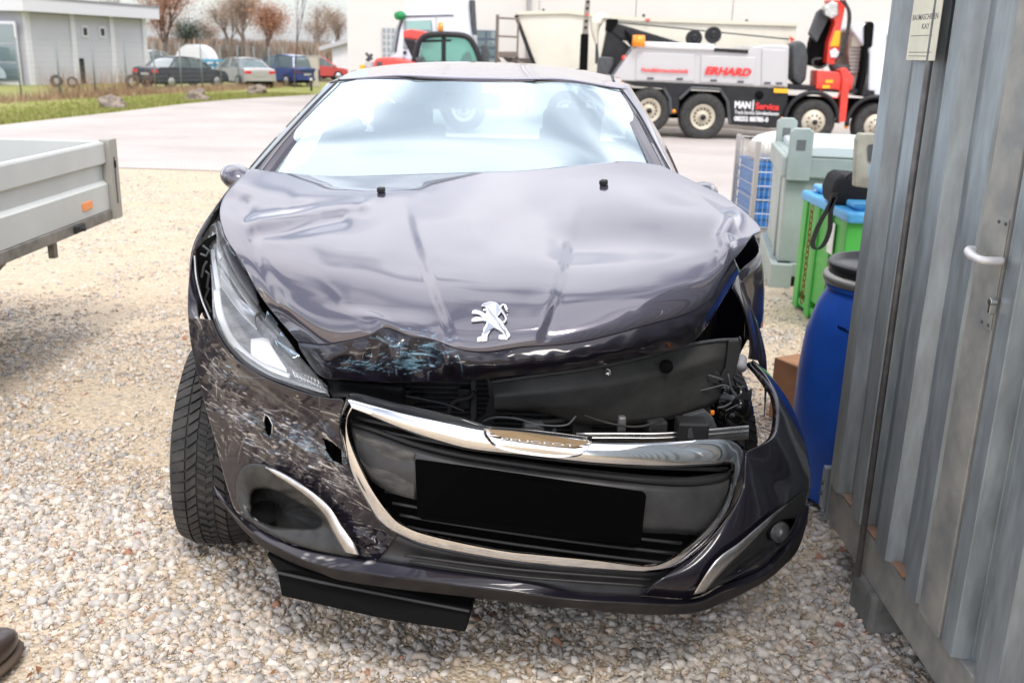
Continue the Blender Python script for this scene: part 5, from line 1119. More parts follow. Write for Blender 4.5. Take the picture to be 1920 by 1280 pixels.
# ================================================================== TRAILER, left
TR = thing('drop_side_trailer', 'flat aluminium drop-side trailer with orange side reflector, cut off by the left edge', 'trailer', (-3.1, 3.8, 0))
al = mat('anodised_aluminium', (.60, .62, .59), .5, .15, var=.07, vscale=2); ald = mat('steel_dirty', (.27, .26, .23), .55, .4, var=.3, vscale=12)
cprof = [(0, .655), (0, .70), (0, .785), (-.022, .805), (-.022, .88), (0, .895), (0, .99), (-.004, 1.0), (-.035, 1.0), (-.035, .655)]
q = MB(); q.prism([(-2.12+x, 5.05, z) for x, z in cprof], (0, -2.0, 0)); q.build('side_board', al, TR)
q = MB(); q.prism([(-3.98-x, 5.05, z) for x, z in cprof], (0, -2.0, 0)); q.build('side_board', al, TR)
q = MB(); q.bb(-3.98, -2.13, 5.06, 5.095, .655, 1.0); q.build('end_board', al, TR, bevel=.003)
for s_ in (-2.115, -3.985):
    q = MB(); q.bb(s_-.035, s_+.02, 5.055, 5.15, .60, 1.012); cpst = q.build('corner_post', ald if 0 else mat('post_alu%d' % 0, (.40, .39, .35), .5, .4) if 'post_alu0' not in bpy.data.materials else bpy.data.materials['post_alu0'], TR, bevel=.004)
    q = MB(); q.bb(s_+.02, s_+.022, 5.09, 5.105, .68, .92); q.build('latch_slot', M_['dark_grey'], cpst)
    q = MB(); q.bb(s_+.021, s_+.024, 5.09, 5.108, .865, .90); q.build('latch', M_['deep_black'], cpst)
q = MB(); q.bb(-2.16, -2.112, 3.05, 5.10, .60, .652); q.build('frame_rail', ald, TR, bevel=.003)
q = MB(); q.bb(-3.98, -2.17, 3.05, 5.08, .62, .645); q.build('bed', M_['dark_grey'], TR)
q = MB(); q.bb(-3.98, -2.13, 3.05, 3.085, .655, 1.0); q.build('end_board', al, TR, bevel=.003)
for xw_, s_ in ((-2.37, 1), (-3.75, -1)):
    q = MB(); q.lathe([(0, s_*.02), (.05, s_*.03), (.10, s_*.0), (.155, s_*.03), (.172, s_*.075), (.172, -s_*.08)], (xw_, 3.32, .305), 'X', 32); q.build('rim', M_['rim'], TR, smooth=True)
rp = PXp(164, 386, -2.118)
q = MB(); q.bb(-2.121, -2.114, rp.y-.055, rp.y+.055, rp.z-.02, rp.z+.02); q.build('side_reflector', M_['orange'], TR, bevel=.003)
lp = PXp(148, 436, -2.11); q = MB(); q.box((-2.11, lp.y, .625), (.03, .10, .035)); q.tube([(-2.09, lp.y-.01, .625), (-2.07, lp.y-.01, .625)], .012, 8); q.build('toggle_latch', M_['black_plastic'], TR, bevel=.004)
q = MB(); q.bb(-2.35, -2.18, 4.62, 4.70, .45, .60)
q = MB(); q.bb(-2.30, -2.27, 4.70, 4.74, .46, .60); q.build('hanging_bracket', ald, TR)
q = MB(); q.prism([(-2.22, 4.30, .60), (-2.22, 3.4, .60), (-2.22, 3.4, .40), (-2.22, 3.75, .42)], (-.05, 0, 0)); q.build('chassis_gusset', ald, TR, bevel=.003)
q = MB(); q.bb(-2.5, -2.42, 3.1, 4.9, .50, .60); q.build('chassis_beam', ald, TR)
q = MB(); q.lathe([(.17, -.09), (.27, -.09), (.30, -.06), (.305, 0), (.30, .06), (.27, .09), (.17, .09)], (-2.37, 3.32, .305), 'X', 40); q.build('wheel', M_['rubber'], TR, smooth=True)
q = MB(); q.lathe([(.17, -.09), (.17, .09)], (-3.75, 3.32, .305), 'X', 40); q.lathe([(.17, -.09), (.27, -.09), (.30, -.06), (.305, 0), (.30, .06), (.27, .09), (.17, .09)], (-3.75, 3.32, .305), 'X', 40); q.build('wheel', M_['rubber'], TR, smooth=True)
q = MB(); q.bb(-2.40, -2.31, 3.5, 3.85, .36, .44); q.build('bump_stop', M_['black_plastic'], TR, bevel=.02)
# shoe tip in the lower left corner
SH = thing('leather_shoe', 'tip of a dark brown leather shoe in the lower left corner', 'shoe', (-1.28, 2.05, 0))
c = GP(-14, 1262)
q = MB(); q.ico((c.x-.04, c.y-.03, .055), (.075, .14, .042), 3, M=Matrix.Rotation(R(-20), 3, 'Z')); q.build('shoe_upper', mat('brown_leather', (.045, .03, .024), .35, coat=.3), SH, smooth=True)
q = MB(); q.ico((c.x-.04, c.y-.03, .025), (.085, .15, .018), 3, M=Matrix.Rotation(R(-20), 3, 'Z')); q.build('sole', mat('sole', (.10, .07, .05), .7), SH, smooth=True)
# ================================================================== HALL
YH = 34.0
hall_m = mat('hall_cladding', (.64, .615, .57), .6, var=.03, vscale=.5)
HA = thing('warehouse', 'large pale cream industrial hall behind the trucks', 'building', (8, YH, -.55))
hx0 = P(650, 60, YH).x; hg = -.7; pw = 3.2; npn = 14
for k in range(npn):   # cladding panels with recessed joints
    q = MB(); q.bb(hx0+k*pw+.02, hx0+(k+1)*pw-.02, YH, YH+.12, hg, 9.5); q.build('wall_panel', hall_m, HA)
q = MB(); q.bb(hx0+.02, hx0+npn*pw-.02, YH+.06, YH+22, hg, 9.45); q.build('wall', mat('hall_core', (.70, .68, .64), .7), HA)
q = MB(); q.bb(hx0-.1, hx0+npn*pw+.1, YH-.1, YH+22.1, 9.46, 9.75); q.build('roof', M_['silver_paint'], HA)
def hwin(x0, y0, x1, y1, nx, ny, fr_, name='window'):
    a, b = P(x0, y0, YH), P(x1, y1, YH); q = MB(); q.bb(a.x, b.x, YH-.05, YH+.04, b.z, a.z); W_ = q.build(name, fr_, HA)
    w_, h_ = (b.x-a.x)/nx, (a.z-b.z)/ny
    for i in range(nx):
        for j in range(ny):
            q = MB(); q.bb(a.x+i*w_+.03, a.x+(i+1)*w_-.03, YH-.062, YH-.045, b.z+j*h_+.03, b.z+(j+1)*h_-.03); q.build('pane', M_['skinglass'], W_)
hwin(716, 52, 742, 112, 3, 5, M_['silver_paint']); hwin(893, 57, 929, 124, 2, 4, mat('slate_door', (.08, .10, .14), .5), 'door')
q = MB(); a = P(992, 30, YH-.1); q.cyl((a.x, YH-.08, hg), (a.x, YH-.08, 9.4), .07); q.build('downpipe', M_['silver_paint'], HA, smooth=True)
# ================================================================== GREY OFFICE, left
OB = thing('office_block', 'low grey flat-roofed building with broad fascia behind the fence', 'building', (-24, 50, -.6))
gw_ = mat('grey_render', (.52, .52, .58), .7, var=.05, vscale=.6); gl_ = mat('grey_light', (.66, .66, .70), .5)
cA, cB = Vector((-22.6, 46.3, 0)), Vector((-20.2, 55.0, 0)); dAB = (cB-cA).normalized(); nAB = Vector((dAB.y, -dAB.x, 0))
def obox(name, s0, s1, off0, off1, z0, z1, m, parent=OB, bev=0):
    q = MB(); p = [cA+dAB*s0+nAB*off0, cA+dAB*s1+nAB*off0, cA+dAB*s1+nAB*off1, cA+dAB*s0+nAB*off1]
    q.prism([Vector((v.x, v.y, z0)) for v in p], (0, 0, z1-z0)); return q.build(name, m, parent, bevel=bev)
Lw = (cB-cA).length
obox('wall', .1, Lw-.1, -.15, -14, -.7, 2.65, gw_); 
FA = obox('roof', -.5, Lw+.5, .5, -14.5, 2.65, 3.3, gl_); obox('roof_edge', -.52, Lw+.52, .53, -14.6, 3.22, 3.32, mat('grey_cap', (.24, .24, .26), .5), FA)
for k, s_ in enumerate((.1, 3.1, 6.0, Lw-.35)): obox('pillar', s_, s_+.3, .0, -.14, -.7, 2.65, gl_)
for k, (s0, s1) in enumerate(((.42, 3.08), (3.42, 5.98), (6.32, Lw-.37))):
    obox('wall_panel', s0, s1, -.08, -.14, -.7, 2.6, gw_)
for s0 in (3.9, 5.2): wv = obox('vent_window', s0, s0+.45, -.03, -.10, 1.6, 2.15, gl_); obox('pane', s0+.1, s0+.35, -.015, -.04, 1.7, 2.05, M_['black_metal'], wv)
fw = MB(); fw.bb(-25.2, -22.9, 46.1, 46.2, -.6, 2.2); FW = fw.build('front_window', gl_, OB)
for k in range(2):
    for j in range(3): q = MB(); q.bb(-25.1+k*1.1, -24.1+k*1.1, 46.06, 46.11, -.4+j*.85, .38+j*.85); q.build('pane', M_['skinglass'], FW)
obox('doorway', 3.55, 3.85, -.04, -.10, -.7, .6, M_['deep_black'])
# stored tyres and a blue scrap by the wall
for k, (a, b, r) in enumerate(((105, 147, .27), (135, 150, .24), (247, 146, .32))):
    c = P(a, b, 45.0); c.z = G(45)+r; q = MB(); q.lathe([(r*.55, -.1), (r*.9, -.11), (r, -.06), (r, .06), (r*.9, .11), (r*.55, .1)], c, 'Y', 24, Matrix.Rotation(R(20*k), 3, 'Z'))
    tag(q.build('old_tyre', M_['rubber'], None, smooth=True), ('old black tyre leaning left of the doorway of the grey building', 'smaller old tyre next to the doorway of the grey building', 'big old tyre beside the right corner of the grey building')[k], 'tyre', 'old tyres by the grey building')
# small far hall with gable, at the left of the big hall
FH = thing('far_shed', 'small far white shed with shallow gable roof left of the big hall', 'building', (-12, 75, -.6))
q = MB(); a, b = P(622, 78, 75), P(652, 140, 75); q.bb(a.x, b.x+6, 75, 85, -.7, a.z); q.build('wall', M_['white'], FH)
q = MB(); a, b = P(598, 88, 74.5), P(650, 72, 74.5); q.prism([a, b, b+Vector((6, 0, -.2)), b+Vector((6, 0, -.5)), b+Vector((0, 0, -.35)), a+Vector((0, 0, -.3))], (0, 11, 0)); q.build('roof', M_['silver_paint'], FH)
# ================================================================== FENCE
FE = thing('wire_fence', 'tall wire mesh fence on grey posts along the grass verge', 'fence', (-15, 44, -.57))
fpts = [Vector((-18.0, 27.6, 0)), Vector((-16.6, 34.8, 0)), Vector((-14.78, 44.0, 0)), Vector((-13.2, 56.3, 0))]
fc = resample([tuple(p) for p in fpts], 15, smooth=False); pm = mat('fence_post', (.22, .25, .25), .5, .3); wm = mat('fence_wire', (.25, .28, .27), .5, .3)
for p in fc:
    q = MB(); g = G(p[1]); q.cyl((p[0], p[1], g), (p[0], p[1], g+2.05), .032, seg=8); q.build('post', pm, FE, smooth=True)
q = MB()
for a, b in zip(fc, fc[1:]):
    ga, gb = G(a[1]), G(b[1])
    for z in np.linspace(.08, 2.0, 11): q.tube([(a[0], a[1], ga+z), (b[0], b[1], gb+z)], .0035, 3, cap=False)
    for t in np.linspace(0, 1, 22): 
        x, y, g = a[0]+(b[0]-a[0])*t, a[1]+(b[1]-a[1])*t, ga+(gb-ga)*t; q.tube([(x, y, g+.05), (x, y, g+2.0)], .0028, 3, cap=False)
q.build('wire_mesh', wm, FE)['kind'] = 'stuff'
# dry stalks along the fence and grass blades on the verge
def blades(name, n, fn, hmin, hmax, wd, cols, m, lean=.35):
    V, F_, Cc = [], [], []
    for k in range(n):
        x, y = fn(); h = random.uniform(hmin, hmax); g = G(y); a = random.uniform(0, pi); w_ = wd*random.uniform(.6, 1.4)
        dx, dy = cos(a)*w_, sin(a)*w_; lx, ly = random.gauss(0, lean)*h, random.gauss(0, lean)*h
        o = len(V); V += [(x-dx, y-dy, g), (x+dx, y+dy, g), (x+lx, y+ly, g+h)]; F_.append((o, o+1, o+2)); c = random.choice(cols); f = random.uniform(.75, 1.2); Cc += [[q*f for q in c]]*3
    tag(mesh_np(name, [(np.array(V), np.array(F_), np.array(Cc))], m), kind='stuff')
M_['blade'] = attr_mat('blade', 'tone', 0, 1, .9, .1, 5, 0)
def along():
    k = random.random()**.8*(len(fc)-1.001); i = int(k); t = k-i; p = fc[i]*(1-t)+fc[i+1]*t; return p[0]+random.gauss(.15, .5), p[1]
blades('dry_stalks', 8000, along, .08, .36, .012, [(.44, .31, .19), (.50, .36, .23), (.34, .23, .15), (.28, .19, .13)], M_['blade'])
def clump():
    cx, cy = random.choice([(-15.9, 38.6), (-15.5, 40), (-16.2, 37.2), (-16.6, 36.3)]); return random.gauss(cx, .5), random.gauss(cy, .8)
blades('tall_dry_weeds', 700, clump, .4, 1.3, .008, [(.34, .20, .12), (.40, .26, .16), (.26, .15, .10)], M_['blade'], .3)
gp_ = np.array([[p[0], p[1]] for p in grassR])
def verge():
    k = random.random()*(len(gp_)-1.001); i = int(k); t = k-i; p = gp_[i]*(1-t)+gp_[i+1]*t; return p[0]-abs(random.gauss(0, 1.6))-random.random()*.1, p[1]+random.uniform(-.5, .5)
blades('grass', 26000, verge, .04, .13, .012, [(.22, .27, .05), (.27, .31, .07), (.36, .34, .12), (.17, .22, .04), (.44, .37, .18)], M_['blade'])
# boulders
bm_ = mat('boulder_stone', (.34, .28, .23), .95, col2=(.17, .14, .12), vscale=5, bump=1.0, bscale=9)
for k, (a, b, s_, lb_) in enumerate(((207, 206, .33, 'largest boulder on the verge, nearest of the three grey-brown rocks'), (366, 190, .34, 'middle grey-brown boulder on the grass verge'), (480, 178, .36, 'farthest rounded boulder on the grass verge'))):
    p = GP(a, b); bm2 = bmesh.new(); bmesh.ops.create_icosphere(bm2, subdivisions=4, radius=1)
    for v in bm2.verts:
        n_ = noise.noise(v.co*1.3+Vector((k*7, 0, 0)))*.45+noise.noise(v.co*3.5+Vector((k*3, 0, 0)))*.18; v.co *= 1+n_
        v.co = Vector((v.co.x*s_*1.15, v.co.y*s_*.9, max(v.co.z, -.35)*s_*.85))
    me = bpy.data.meshes.new('boulder'); bm2.to_mesh(me); bm2.free(); o = mk('boulder', me, bm_, smooth=True, auto=30); o.location = (p.x, p.y+.3, G(p.y)+.12); tag(o, lb_, 'boulder', 'boulders on the grass verge')
# marker post and cabinet
MP = thing('marker_post', 'slim black and white roadside marker post at the edge of the grass', 'post', tuple(GP(584, 171)))
p = GP(584, 171); q = MB(); q.bb(p.x-.05, p.x+.05, p.y-.03, p.y+.03, p.z, p.z+.75); q.build('post_body', M_['black_metal'], MP)
q = MB(); q.bb(p.x-.052, p.x+.052, p.y-.032, p.y+.032, p.z+.5, p.z+.62); q.build('white_band', M_['white'], MP)
CB = thing('cabinet', 'beige roadside cabinet behind the fence near the red cars', 'cabinet', tuple(P(585, 140, 55)))
a, b = P(572, 106, 55), P(596, 148, 55); q = MB(); q.bb(a.x, b.x, 55, 55.5, G(55), a.z); q.build('housing', mat('beige_cab', (.55, .50, .42), .6), CB, bevel=.02)
q = MB(); q.bb(a.x-.03, b.x+.03, 54.97, 55.53, a.z+.003, a.z+.05); q.build('cap', M_['silver_paint'], CB)
# ================================================================== PARKED CARS
def parked_car(kind, col, loc, rz, label, scale=1, tail=True):
    r = thing('parked_car', label, 'car', loc, 'cars parked behind the fence', rz)
    pm_ = mat('car_paint', col, .3, .3, coat=1)
    L, hw = {'saloon': (4.5, .86), 'small': (3.9, .82), 'mpv': (4.2, .85)}[kind]; hl = L/2
    lower = {'saloon': [(-hl, .35), (-hl-.02, .62), (-hl+.05, .95), (-hl+.7, 1.0), (-.5, .98), (1.0, .93), (hl-.3, .82), (hl-.02, .62), (hl, .35)],
             'small': [(-hl, .35), (-hl, .65), (-hl+.08, .92), (-.5, .95), (.9, .9), (hl-.25, .78), (hl, .55), (hl, .35)],
             'mpv': [(-hl, .35), (-hl, .7), (-hl+.05, 1.0), (-.5, 1.0), (1.0, .98), (hl-.25, .85), (hl, .6), (hl, .35)]}[kind]
    roofp = {'saloon': [(-1.5, .98), (-.95, 1.38), (-.3, 1.43), (.45, 1.38), (1.15, .93)],
             'small': [(-1.8, .94), (-1.45, 1.35), (-.5, 1.42), (.3, 1.37), (1.05, .9)],
             'mpv': [(-2.0, 1.0), (-1.75, 1.55), (-.6, 1.63), (.45, 1.56), (1.3, .95)]}[kind]
    def shell(pts, w0, w1, name, m, mid=5):
        cs = catmull([(x, z, 0) for x, z in pts], 6); rows = []
        zmin = min(c[1] for c in cs); zmax = max(c[1] for c in cs)
        for c in cs:
            wz = w0+(w1-w0)*((c[1]-zmin)/(zmax-zmin)); rows.append([(c[0], -wz, c[1]-.03), (c[0], -wz*.8, c[1]+.005), (c[0], 0, c[1]+.02), (c[0], wz*.8, c[1]+.005), (c[0], wz, c[1]-.03)])
        q = MB(); q.grid(np.array(rows)); 
        n = len(cs); zb = min(cs[0][1], cs[-1][1])
        for s_ in (0, 4):
            o = len(q.v); q.v += [tuple(r[s_]) for r in rows]+[(r[s_][0], r[s_][1]*1.02, zb-.05) for r in rows]
            for i in range(n-1): q.f.append((o+i, o+i+1, o+n+i+1, o+n+i))
        return q.build(name, m, r, smooth=True, local=True, auto=40)
    bd = shell(lower, hw, hw*.93, 'body', pm_); gh = shell(roofp, hw*.94, hw*.68, 'window_band', M_['skinglass'])
    rf_ = [p for p in roofp if p[1] > 1.3]; q = MB()
    q.grid(np.array([[(x, y*hw*.70, z+.035-abs(y)*.02) for y in (-1, -.5, 0, .5, 1)] for x, z in rf_])); q.build('roof', pm_, r, smooth=True, solid=.02, local=True)
    for s_ in (-1, 1):
        for (xa, za), (xb, zb) in ((roofp[0], roofp[1]), (roofp[-1], roofp[-2]), ((-.2, roofp[0][1]), (-.2, roofp[2][1]))):
            q = MB(); q.tube([(xa, s_*hw*.95, za), (xb, s_*hw*.71, zb)], .035, 6); q.build('pillar', pm_, r, local=True)
        for x in (-hl+.75, hl-.8):
            q = MB(); q.lathe([(.0, s_*.02), (.20, s_*.03), (.21, s_*.05), (.31, s_*.05), (.315, -s_*.15), (0, -s_*.15)], (x, s_*(hw-.02), .315), 'Y', 22); wq = q.build('wheel', M_['rubber'], r, smooth=True, local=True, auto=40)
            q = MB(); q.lathe([(0, s_*.06), (.19, s_*.055), (.20, s_*.03)], (x, s_*(hw-.02), .315), 'Y', 18); q.build('rim', M_['rim'], wq, smooth=True, local=True)
        zt = lower[2][1]
        q = MB(); q.box((-hl+.0, s_*hw*.74, zt-.17), (.06, .38, .16)); q.build('tail_light', mat('tail_red', (.65, .02, .03), .25, coat=.6) if 'tail_red' not in bpy.data.materials else bpy.data.materials['tail_red'], r, bevel=.03, local=True)
        q = MB(); q.box((hl-.12, s_*hw*.72, .62), (.12, .34, .15)); q.build('headlight', M_['reflector'], r, bevel=.03, local=True)
        q = MB(); q.box((.85, s_*(hw+.06), .98), (.10, .18, .11)); q.build('door_mirror', pm_, r, bevel=.03, local=True)
    q = MB(); q.box((-hl-.015, 0, .42), (.05, 1.4, .14)); q.build('rear_bumper', pm_, r, bevel=.02, local=True)
    q = MB(); q.box((-hl-.03, 0, .66), (.02, .5, .11)); q.build('number_plate', M_['silver_paint'], r, local=True)
    q = MB(); q.bb(-hl+.2, hl-.2, -hw*.8, hw*.8, .2, .4); q.build('underbody', M_['deep_black'], r, local=True)
    return r
def at(px, py): p = GP(px, py); return (p.x, p.y, p.z)
def fix(px, Y): p = P(px, 150, Y); return (p.x, Y, G(Y))
parked_car('saloon', (.018, .022, .04), fix(342, 49), R(62), 'dark navy saloon seen from behind, parked next to the grey building')
parked_car('saloon', (.48, .47, .46), fix(455, 52.5), R(128), 'silver saloon parked between the dark saloon and the blue car')
parked_car('mpv', (.03, .06, .25), fix(532, 56), R(140), 'dark blue tall hatchback to the right of the silver saloon')
parked_car('small', (.60, .08, .07), fix(598, 66), R(20), 'red small car just left of the cream cabinet end of the row')
parked_car('small', (.42, .42, .42), fix(570, 70), R(150), 'grey hatchback half hidden behind the blue tall hatchback')
parked_car('mpv', (.50, .52, .54), fix(288, 60), R(85), 'light car half hidden between grey building and navy saloon')
parked_car('mpv', (.45, .55, .65), fix(-95, 44), R(60), 'pale blue van body cut off by the left picture edge')
# white tarpaulin and blue frames beyond the cars
TP = thing('covered_trailer', 'white covered trailer with rounded roof beyond the navy saloon', 'trailer', fix(365, 68))
q = MB(); a, b = P(335, 90, 68), P(398, 140, 68); q.bb(a.x, b.x-.6, 68, 70, G(68)+.4, a.z-.2); q.build('tarp_side', M_['silver_paint'], TP, bevel=.1)
q = MB(); q.lathe([(0, -1.1), (1.15, -1.1), (1.15, 1.1), (0, 1.1)], ((a.x+b.x)/2-.2, 69, a.z-.9), 'Y', 32); q.build('tarp_roof', M_['white'], TP, smooth=True, auto=40)
q = MB(); q.bb(a.x, b.x, 68.1, 68.2, G(68), G(68)+.45); q.build('trailer_frame', M_['black_metal'], TP)
BF = thing('blue_machine', 'light blue farm machine frame behind the silver saloon', 'machine', fix(405, 66))
a = P(375, 105, 66); bl = mat('machine_blue', (.03, .33, .55), .5)
for k in range(4): q = MB(); q.bb(a.x, a.x+1.8, 66+k*.3, 66.15+k*.3, a.z-.35-k*.3, a.z-.2-k*.3); q.build('blue_beam', bl, BF)
for k in range(3): q = MB(); q.bb(a.x+.2+k*.6, a.x+.32+k*.6, 66.2, 66.35, G(66), a.z-.3); q.build('support', bl, BF)
# ================================================================== TREES
def grow(mb, p, d, L, r, depth, spread, tips, up=.15, seg=5, kids_=3):
    pts = [p]; n = 4; dd = Vector(d)
    for i in range(n):
        dd = (dd+Vector((random.gauss(0, .10), random.gauss(0, .10), up*.12))).normalized(); pts.append(pts[-1]+dd*L/n)
    mb.tube(pts, [r*(1-.45*i/n) for i in range(n+1)], seg if depth > 1 else 3, cap=False)
    if depth == 0: tips.append(pts[-1]); tips.append(pts[2]); return
    for k in range(kids_):
        i = random.choice((2, 3, 4)) if k else 4; b = pts[i]
        ax = Vector((random.gauss(0, 1), random.gauss(0, 1), random.gauss(0, .5))).normalized()
        nd = (dd*cos(spread)+ax*sin(spread)+Vector((0, 0, up))).normalized()
        grow(mb, b, nd, L*random.uniform(.62, .82), r*.55, depth-1, spread, tips, up, seg, kids_)
bark = mat('bark', (.13, .10, .085), .9, var=.3); bark2 = mat('bark_pale', (.32, .26, .22), .9, var=.3)
def tree(name, px, Y, h, spread, depth, label, leaf=None, nl=0, ls=.25, up=.25, cat='tree', bk=bark, kd=3, r0=None, trunk=.12):
    base = P(px, 150, Y); base.z = G(Y); r = thing(name, label, cat, tuple(base), 'trees behind the parked cars')
    tips = []; mb = MB(); L0 = h*trunk
    grow(mb, base.copy(), (0, 0, 1), L0, r0 or h*.013, depth, spread, tips, up, 6, kd)
    hi = max(t.z for t in tips)-base.z; k = h/hi
    mb.v = [tuple(base+(Vector(v)-base)*k) for v in mb.v]; tips = [base+(t-base)*k for t in tips]
    mb.build('trunk', bk, r, smooth=True)
    if leaf:
        V, F_, Cc = [], [], []
        for _ in range(int(nl*1.7)):
            t = random.choice(tips); c = t+Vector((random.gauss(0, ls*3), random.gauss(0, ls*3), random.gauss(-ls*1.2, ls*2.6)))
            u = Vector((random.gauss(0, 1), random.gauss(0, 1), random.gauss(0, 1))).normalized(); v = u.cross(Vector((random.random(), .3, random.random()))).normalized(); s_ = ls*random.uniform(.3, .75)
            o = len(V); V += [tuple(c-u*s_), tuple(c+v*s_*.5), tuple(c+u*s_)]; F_.append((o, o+1, o+2)); f = random.uniform(.6, 1.25); col = random.choice(leaf); Cc += [[q*f for q in col]]*3
        o = mesh_np('crown', [(np.array(V), np.array(F_), np.array(Cc))], M_['blade']); o.parent = r; o.matrix_parent_inverse = root_inv(r)
rust = [(.52, .26, .15), (.58, .32, .19), (.45, .26, .18)]; tan_ = [(.52, .40, .30), (.46, .36, .28), (.56, .42, .31)]
tree('beech_tree', 308, 92, 7.6, .55, 5, 'rust-brown beech tree just right of the grey building', rust, 5200, .22)
tree('beech_tree', 505, 100, 6.2, .55, 5, 'rust-brown beech tree in the gap left of the slender bare tree', rust, 4200, .22)
tree('bare_tree', 465, 104, 7.8, .5, 6, 'large tan bare-crowned tree above the silver saloon', tan_, 4200, .20, bk=bark2)
tree('bare_tree', 440, 110, 6.3, .5, 5, 'smaller tan tree left of the large tan tree', tan_, 2600, .20, bk=bark2)
tree('bare_tree', 600, 112, 6.6, .5, 5, 'tan bare tree beside the far white shed', tan_, 2200, .2, bk=bark2)
tree('bare_tree', 628, 120, 7.0, .5, 5, 'pale tan tree rising behind the far white shed roof', tan_, 2200, .2, bk=bark2)
tree('bare_tree', 395, 118, 5.0, .55, 5, 'low tan tree behind the blue machine', tan_, 2000, .2, bk=bark2)
tree('conifer', 362, 108, 4.4, .5, 4, 'small dark green conifer behind the white covered trailer', [(.05, .09, .05), (.08, .12, .07)], 3500, .2)
tree('bare_tree', 552, 53, 7.8, .22, 5, 'slender bare young tree rising by the blue tall hatchback', None, 0, up=.75, kd=3, r0=.07, trunk=.5)
tree('bare_tree', 218, 130, 9.5, .45, 5, 'thin bare treetop behind the grey building roof', None, 0, up=.4, bk=bark2, r0=.09)
HD = []
def wood():
    px = random.uniform(255, 660); Y = random.uniform(105, 125); p = P(px, 150, Y); return p.x, Y
blades('distant_hedge', 14000, wood, .6, 2.9, .22, [(.42, .32, .25), (.36, .29, .23), (.44, .30, .22), (.30, .27, .22)], M_['blade'], .2)
# ================================================================== TRUCKS
YT = 25.0
def D(m, name, pts, Y, d, mt, parent, bevel=0):
    q = MB(); slab(q, pts, Y, d); return q.build(name, mt, parent, bevel=bevel)
def twheel(px, py, rp, Y, parent, rimc, drive=True, depth=.32):
    c = P(px, py, Y+.16); r = rp*(Y*.958+.6)/FPX
    q = MB(); q.lathe([(r*.50, .0), (r*.62, -.05), (r*.9, -.06), (r*.98, -.02), (r, .04), (r, .28), (r*.95, .32), (r*.5, .32)], c-Vector((0, .16, 0)), 'Y', 40); W_ = q.build('wheel', M_['rubber'], parent, smooth=True)
    if drive: pr_ = [(0, -.08), (r*.14, -.08), (r*.16, .0), (r*.20, .04), (r*.40, .04), (r*.50, -.03), (r*.53, -.03), (r*.53, .1)]
    else: pr_ = [(0, -.16), (r*.13, -.16), (r*.18, -.08), (r*.40, -.07), (r*.45, -.02), (r*.53, -.03), (r*.53, .1)]
    q = MB(); q.lathe(pr_, c-Vector((0, .16, 0)), 'Y', 40); rm = q.build('rim', rimc, W_, smooth=True)
    q = MB(); q.lathe([(0, -.12 if drive else -.19), (r*.12, -.11 if drive else -.18), (r*.14, .0)], c-Vector((0, .16, 0)), 'Y', 20); q.build('hub_cap', M_['black_metal'], W_, smooth=True)
    for k in range(14 if drive else 10):
        a = 2*pi*k/(14 if drive else 10); rr = r*(.34 if drive else .31); y_ = c.y-.16+(.035 if drive else -.078)
        q = MB(); q.lathe([(0, -.012), (r*.045, -.012), (r*.045, .01)], (c.x+cos(a)*rr, y_, c.z+sin(a)*rr), 'Y', 8); q.build('wheel_nut', M_['black_metal'] if drive else M_['dark_grey'], W_)
rimcol = mat('wheel_cream', (.60, .54, .42), .5, .2, var=.1)
RT = thing('recovery_truck', 'silver and black four-axle recovery truck with red crane, in front of the hall', 'truck', tuple(P(1400, 240, YT+1.2)))
D(None, 'side_body', [(1145,151),(1188,91),(1196,84),(1338,88),(1405,96),(1412,88),(1440,84),(1480,86),(1477,165)], YT, 2.3, mat('truck_silver', (.50, .49, .49), .38, .25, coat=.4), RT, .03)
for pts in ([(1194,98),(1302,102),(1302,153),(1192,151)], [(1315,104),(1417,108),(1414,159),(1313,154)], [(1429,92),(1474,94),(1472,161),(1428,160)]):
    lk = D(None, 'locker_door', pts, YT-.03, .03, bpy.data.materials['truck_silver'], RT, .012)
    for f in (.25, .75):
        x = pts[3][0]+(pts[2][0]-pts[3][0])*f; y = pts[3][1]+(pts[2][1]-pts[3][1])*f-4; D(None, 'locker_latch', [(x-6, y-2), (x+6, y-2), (x+6, y+2), (x-6, y+2)], YT-.045, .014, M_['dark_grey'], lk)
q = MB(); q.tube([P(1196, 84, YT-.03), P(1338, 90, YT-.03)], .085, 10); q.build('top_rail', M_['white'], RT, smooth=True)
D(None, 'top_rail_black', [(1338,90),(1404,94),(1403,101),(1339,97)], YT-.06, .2, M_['black_metal'], RT)
D(None, 'side_skirt', [(1160,151),(1478,166),(1474,242),(1368,234),(1362,190),(1350,170),(1298,166),(1274,187),(1272,214),(1258,213),(1256,188),(1242,166),(1190,162)], YT+.02, .12, M_['black_metal'], RT, .01)
D(None, 'chassis', [(1150,165),(1700,190),(1700,222),(1150,222)], YT+.9, .8, M_['deep_black'], RT)
D(None, 'deck', [(1478,158),(1640,170),(1640,178),(1478,168)], YT+.05, 2.0, M_['black_metal'], RT)
for L in ([(1244,165),(1256,186),(1258,214)], [(1274,186),(1296,165),(1350,168),(1364,190),(1368,232)]):
    q = MB(); q.tube([P(a, b, YT-.02) for a, b in L], .04, 6); q.build('wheel_arch', M_['dark_grey'], RT)
for (px, py, rp, Y, dr) in ((1215,207,41,YT+.05,1),(1315,219,43,YT,1),(1521,228,41,YT+.02,0),(1637,236,41,YT+.02,0)): twheel(px, py, rp, Y, RT, rimcol, bool(dr))
for cx_, cy_ in ((1521, 226), (1637, 234)):
    q = MB(); c = P(cx_, cy_, YT-.05); rr = .66; q.tube([c+Vector((rr*cos(a), 0, rr*sin(a)+.02)) for a in np.linspace(-.1, pi+.1, 20)], .06, 6); q.build('mudguard', M_['black_metal'], RT, smooth=True)
